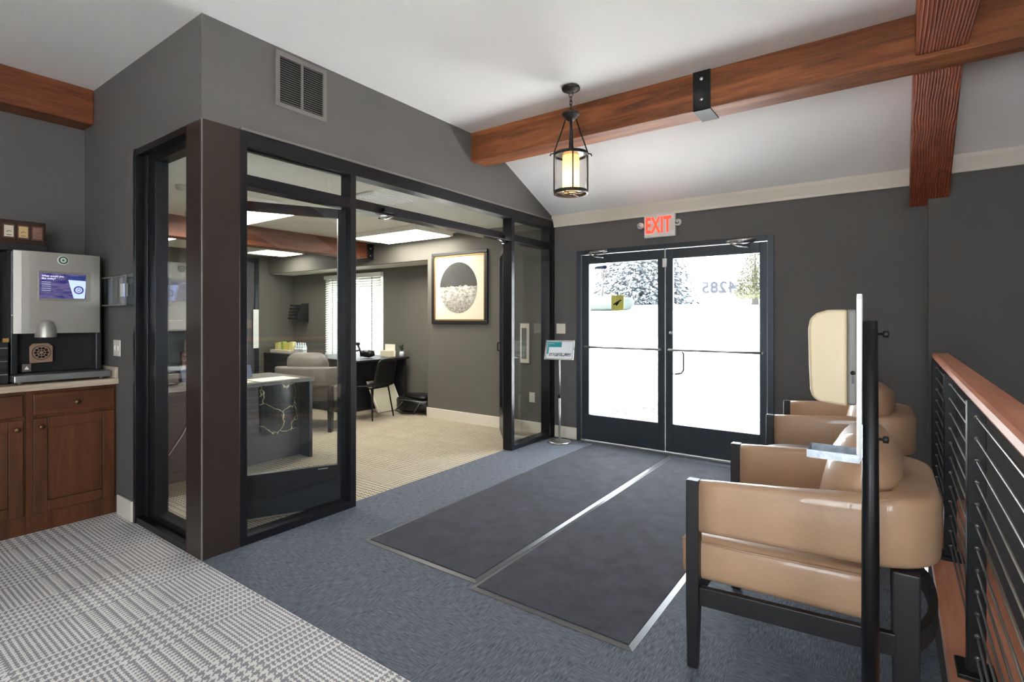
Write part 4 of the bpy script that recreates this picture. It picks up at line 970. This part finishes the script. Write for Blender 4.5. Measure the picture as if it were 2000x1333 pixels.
# far doorway on the left office wall
d = thing('door_5', (-9.43, 4.95, 0), 'dark framed doorway on the far office wall', None, kind='structure')
build('frame', B(-9.43, -9.39, 4.70, 4.76, 0, 2.5).box(-9.43, -9.39, 5.06, 5.13, 0, 2.5).box(-9.43, -9.39, 4.70, 5.13, 2.42, 2.5), m_frame, d)
build('panel', B(-9.43, -9.42, 4.76, 5.06, 0, 2.42), m_deskp, d)
build('notice', B(-9.385, -9.38, 5.02, 5.12, .85, 1.56), m_slat, d)
# snack cabinet
t = thing('storage_cabinet', (-8.8, 5.6, 0), 'low black storage cabinet in the far corner holding snacks and water', 'cabinet')
build('body', B(-9.42, -8.35, 5.25, 5.83, 0, .735), m_desk, t)
build('top', B(-9.42, -8.33, 5.23, 5.835, .735, .76), m_bwood, t, bevel=.003)
for k in range(2): build('door', B(-9.40+k*.53, -8.89+k*.53, 5.235, 5.25, .04, .72), m_bwood, t, bevel=.003)
sb = thing('snack_tray', (-8.98, 5.45, .76), 'pale tray of yellow and green snack packets on the black cabinet', 'snack tray')
build('tray', B(-9.35, -8.72, 5.32, 5.58, .761, .82), m_trimw, sb, bevel=.006)
sc_ = [srgb(214, 206, 110), srgb(232, 220, 150), srgb(150, 180, 80), srgb(236, 210, 90)]
for k in range(6):
    x = -9.32+k*.098; build('snack_packet', B(x, x+.085, 5.40, 5.47, .82, .94+(k % 3)*.015), M('packet', sc_[k % 4], .5), sb, bevel=.006)
def bottle(x, y, first=[None]):
    pr_ = [(0, .761), (.026, .761), (.028, .77), (.028, .80), (.026, .82), (.028, .86), (.028, .885), (.012, .925), (.011, .94)]
    t = thing('water_bottle', (x, y, .761), 'clear water bottle with white cap beside the snack tray', 'bottle', 'water bottles on the black cabinet')
    build('body', MB().lathe(pr_, (x, y, 0), 16), m_bot, t)
    build('cap', MB().lathe([(.0135, .94), (.0135, .957), (0, .957)], (x, y, 0), 14), m_white, t)
    build('wrapper', MB().lathe([(.0288, .815), (.0288, .865)], (x, y, 0), 16), m_slat, t)
m_bot = M('bottle_plastic', srgb(205, 215, 218), .15, spec=.8)
for k in range(7): bottle(-8.66+.072*(k//2)+.02*(k % 2), 5.42+.075*(k % 2))
# wall file organiser
t = thing('wall_file_organizer', (-9.2, 5.82, 1.34), 'black five-tier wall file organiser near the office corner', 'organizer')
build('side_plate', MB().prism([(5.839, 1.33), (5.839, 1.68), (5.70, 1.68), (5.60, 1.42), (5.62, 1.36)], -8.93, -8.915, 'x'), m_blackm, t)
for k in range(5):
    z = 1.38+k*.062; d_ = .16-.012*k
    build('shelf_tray', B(-9.35, -8.93, 5.838-d_, 5.838, z, z+.006).box(-9.35, -8.93, 5.838-d_, 5.844-d_, z, z+.03), m_blackm, t)
    build('paper_stack', B(-9.33, -8.95, 5.85-d_, 5.83, z+.007, z+.016), m_paper, t)
# work desk with chair
t = thing('work_desk', (-6.8, 5.3, 0), 'black work desk under the office window', 'desk')
build('desktop', B(-7.62, -6.10, 4.78, 5.765, .762, .792), m_bwood, t, bevel=.004)
build('front_panel', B(-6.45, -6.42, 4.85, 5.75, 0, .762), m_desk, t)
build('end_panel', B(-7.6, -6.14, 5.70, 5.74, 0, .762), m_desk, t)
build('end_panel', B(-7.6, -6.45, 4.80, 4.84, 0, .762), m_desk, t)
t = thing('stacking_chair', (-5.89, 4.86, 0), 'black plastic stacking chair tucked at the work desk', 'chair', rz=math.radians(8), local=True)
seat = []
for j in range(9):
    v_ = j/8; x = -.20+.40*v_
    seat.append([(x, -.21+.42*i/8, .44-.015*math.cos((i/8-.5)*PI)+(.02*(v_-.1))) for i in range(9)])
for j in range(1, 9):
    v_ = j/8; x = .20+.09*v_
    seat.append([(x-.02*math.cos((i/8-.5)*PI)*v_+(.0), (-.21+.42*i/8)*(1-.08*v_), .45+.39*v_-(.05*(abs(i/8-.5)*2)**3 if j == 8 else 0)) for i in range(9)])
o = build('seat_shell', MB().grid(seat, True), m_black, t); s0 = o.modifiers.new('thick', 'SOLIDIFY'); s0.thickness = .012
for sx1, sy1 in ((-1, -1), (-1, 1), (1, -1), (1, 1)):
    build('leg', MB().tube([(sx1*.14, sy1*.17, .435), (sx1*.20, sy1*.215, 0)], .011, 8), m_blackm, t)
build('seat_frame', MB().tube([(-.14, -.17, .43), (.14, -.17, .43), (.14, .17, .43), (-.14, .17, .43)], .010, 8, closed=True), m_blackm, t)
g2 = dup(ch1, (-6.0, 4.02, 0), math.radians(-60), 'grey leather armchair in the office, seen through the open glass door', None, {'tan_leather': m_gleather})
# duffel bag
t = thing('duffel_bag', (-5.66, 5.42, 0), 'slumped black duffel bag on the office floor in the corner', 'bag')
def blob(c_, r_, n=20, m=12, seed=0, e=.7):
    rnd = random.Random(seed); rows = []
    ph = [rnd.uniform(0, 6) for _ in range(4)]
    for j in range(m+1):
        w = -PI/2+PI*j/m; row = []
        for i in range(n):
            a = 2*PI*i/n; q = 1+.06*math.sin(3*a+ph[0])+.05*math.sin(5*w+ph[1]+2*a)
            f = lambda c__: math.copysign(abs(c__)**e, c__)
            row.append((c_[0]+r_[0]*f(math.cos(a))*f(math.cos(w))*q, c_[1]+r_[1]*f(math.sin(a))*f(math.cos(w))*q, max(.004, c_[2]+r_[2]*f(math.sin(w))*q)))
        rows.append(row)
    return MB().grid(rows, True, closeu=True)
build('body', blob((-5.68, 5.50, .135), (.33, .19, .12), seed=3), m_black, t)
build('flap', blob((-5.63, 5.52, .245), (.25, .16, .035), seed=5), m_blackm, t)
build('strap', MB().tube([(-5.75, 5.32, .18), (-5.85, 5.26, .05), (-5.7, 5.24, .02), (-5.5, 5.27, .03), (-5.42, 5.33, .17)], .014, 6), m_black, t)
build('zipper', MB().tube([(-5.85, 5.318, .20), (-5.6, 5.30, .205), (-5.36, 5.32, .20)], .004, 6), m_steel, t)
# leaning canvas
t = thing('leaning_picture', (-6.1, 5.3, 0), 'cream backed picture leaning under the desk beside the black chair', 'picture')
def lean(mb):
    mb.v = [(-6.36+x+.30*(1-z/.46), y+.10*z, .012+z*.9) for x, y, z in mb.v]; return mb
build('backing', lean(B(0, .012, 5.12, 5.56, 0, .46)), M('cream_canvas', srgb(186, 182, 158), .8), t)
build('frame', lean(B(-.01, .022, 5.10, 5.12, 0, .48).box(-.01, .022, 5.56, 5.58, 0, .48).box(-.01, .022, 5.12, 5.56, .46, .48)), m_trimw, t)
# things on work desk
t = thing('display_card', (-6.35, 5.55, .792), 'cream calendar card standing on the work desk', 'card')
build('card', B(-6.48, -6.25, 5.60, 5.606, .80, .99), m_paper, t)
build('base', B(-6.50, -6.27, 5.52, 5.64, .793, .89), M('card_base_cream', srgb(214, 204, 178), .7), t, bevel=.003)
t = thing('desk_lamp_arm', (-6.5, 5.15, .792), 'black articulated desk gadget with clamp arms on the work desk', 'gadget')
build('arm', MB().tube([(-6.75, 5.1, .815), (-6.68, 5.1, .88), (-6.55, 5.15, .91), (-6.45, 5.15, .87)], .014, 8), m_black, t)
build('arm', MB().tube([(-6.5, 5.15, .815), (-6.52, 5.15, .90), (-6.60, 5.15, 1.02)], .014, 8), m_black, t)
build('head', B(-6.66, -6.56, 5.12, 5.18, .985, 1.03), m_black, t, bevel=.012)
build('body', blob((-6.42, 5.22, .86), (.11, .08, .055), seed=9), m_black, t)
t = thing('potted_plant', (-6.14, 5.68, .792), 'small dark plant in a clear vase at the end of the work desk', 'plant')
build('vase', MB().lathe([(0, .793), (.035, .793), (.04, .85), (.03, .88)], (-6.16, 5.66, 0), 20), m_bot, t)
lf = MB(); rnd = random.Random(4)
for k in range(26):
    a = rnd.uniform(0, 2*PI); h = rnd.uniform(.05, .16); r_ = rnd.uniform(.02, .08)
    b0 = Vector((-6.16, 5.66, .87)); tip = b0+Vector((r_*math.cos(a), r_*math.sin(a), h)); s_v = Vector((-math.sin(a), math.cos(a), 0))*.012; mid = (b0+tip)/2+Vector((0, 0, .02))
    lf.add([b0, mid+s_v, tip, mid-s_v], [(0, 1, 2, 3)])
build('foliage', lf, M('plant_green', srgb(70, 88, 70), .6), t)
# wall scuff and thermostat style plate at corner
# ================================================================ EXTERIOR
rows = []; rnd = random.Random(11)
for j in range(41):
    y = 5.47+j*1.0
    zz = -.12 if y < 8 else -.12+2.1*min(1, (y-8)/14)**1.0+(.0 if y < 22 else (y-22)*.02)
    rows.append([(-34+i*1.5, y, zz+rnd.uniform(-.02, .02)*(1 if y > 7 else 0)) for i in range(44)])
struct('ground_side', B(2.45, 40, -30, 5.4, -.32, -.3).box(-30, 2.45, -30, YB-.12, -.32, -.3), m_snow, 'pale ground beside the building')
o = struct('ground', MB().grid(rows, True), m_snow, 'pale sunlit ground rising outside the doors')
def tree_conifer(name, loc, H, R, mat, label, seed, n, droop=.3, leafl=.5, shape=1.0):
    rnd = random.Random(seed); t = thing(name, loc, label, 'tree')
    x0, y0_, z0 = loc
    build('trunk', MB().tube([(x0, y0_, z0), (x0, y0_, z0+H*.95)], [.14, .02], 8), m_trunk, t)
    m = MB()
    for k in range(n):
        h = rnd.random()**1.25; a = rnd.uniform(0, 2*PI); rad = R*(1-h)**shape*rnd.uniform(.55, 1.0)+.05
        c_ = Vector((x0+rad*math.cos(a), y0_+rad*math.sin(a), z0+.15+h*(H-.2)-droop*rad*.4))
        d = Vector((math.cos(a), math.sin(a), -droop+rnd.uniform(-.2, .2))); s_v = Vector((-math.sin(a), math.cos(a), rnd.uniform(-.3, .3)))
        L = leafl*rnd.uniform(.5, 1)*(1.1-h*.6); wd = L*.35
        m.add([c_-d*L*.5, c_+s_v*wd, c_+d*L*.5, c_-s_v*wd], [(0, 1, 2, 3)])
    build('foliage', m, mat, t)
m_trunk = M('bark', srgb(52, 49, 48), .9)
tree_conifer('spruce_tree', (-10.5, 26.5, 2.0), 8.8, 3.2, M('spruce_needles', srgb(70, 76, 80), .8), 'big pale blue spruce outside beyond the left entry door', 5, 16000, .45, .30, .8)
tree_conifer('arborvitae_shrub', (-4.0, 21.5, 1.85), 2.15, .95, M('arborvitae_green', srgb(62, 64, 38), .8), 'yellow-green conical evergreen seen through the right entry door', 6, 6000, -.6, .12, .45)
t = thing('dimming_hedge', (-9.0, 9.0, -.12), 'dense green hedge added outside the office window to dim the light behind its blinds', 'hedge')  # added to cut the glare behind the blind slats
for k in range(1): build('foliage', blob((-9.5, 9.2, 1.7), (3.6, .8, 1.9), 60, 24, 14, .4), M('evergreen_leaf', srgb(52, 66, 42), .9, var=.4, vscale=6), t)
t = thing('bare_tree', (-10.3, 21.5, 1.8), 'pale bare branching tree at the left of the entry door view', 'tree')
def branch(m, p, d, L, r, depth, rnd):
    q = p+d*L; m.tube([p, (p+q)/2+Vector((rnd.uniform(-.05, .05)*L,)*3), q], [r, r*.85, r*.65], 5)
    if depth:
        for k in range(3):
            nd = (d+Vector((rnd.uniform(-.7, .7), rnd.uniform(-.7, .7), rnd.uniform(-.1, .5)))).normalized()
            branch(m, q, nd, L*.68, r*.6, depth-1, rnd)
mb = MB(); branch(mb, Vector((-10.3, 21.5, 1.8)), Vector((0, 0, 1)), 1.3, .07, 5, random.Random(3)); build('branches', mb, m_trunk, t)
t = thing('utility_cabinet', (-4.8, 19, 1.5), 'grey roadside box behind the house number in the right door', 'utility box')
build('body', B(-5.05, -4.5, 18.9, 19.3, 1.5, 2.35), M('box_grey', srgb(58, 60, 66), .7), t, bevel=.06)
build('cap', B(-5.0, -4.55, 18.9, 19.3, 2.35, 2.62), M('cap_grey', srgb(66, 68, 72), .7), t, bevel=.05)
t = thing('low_hedge', (-10.2, 20.8, 1.7), 'low grey-green hedge at the foot of the bare tree', 'hedge')
build('foliage', blob((-9.9, 20.6, 2.0), (1.3, .6, .34), 40, 16, 8), M('hedge_green', srgb(50, 57, 54), .9), t)
lv = MB(); rnd = random.Random(21)
for k in range(170):
    x = rnd.gauss(-3.2, .28); y = rnd.gauss(7.9, .35); a = rnd.uniform(0, PI); L = rnd.uniform(.03, .06); z = -.095+rnd.uniform(0, .05)
    dx, dy = L*math.cos(a), L*math.sin(a)
    lv.add([(x-dx, y-dy, z), (x+dy*.5, y-dx*.5, z+.015), (x+dx, y+dy, z), (x-dy*.5, y+dx*.5, z+.01)], [(0, 1, 2, 3)])
o = build('fallen_leaves', lv, M('leaf_rust', srgb(62, 34, 20), .8)); props(o, 'rust coloured fallen leaves lying just outside the left entry door', 'leaves', None, 'stuff')
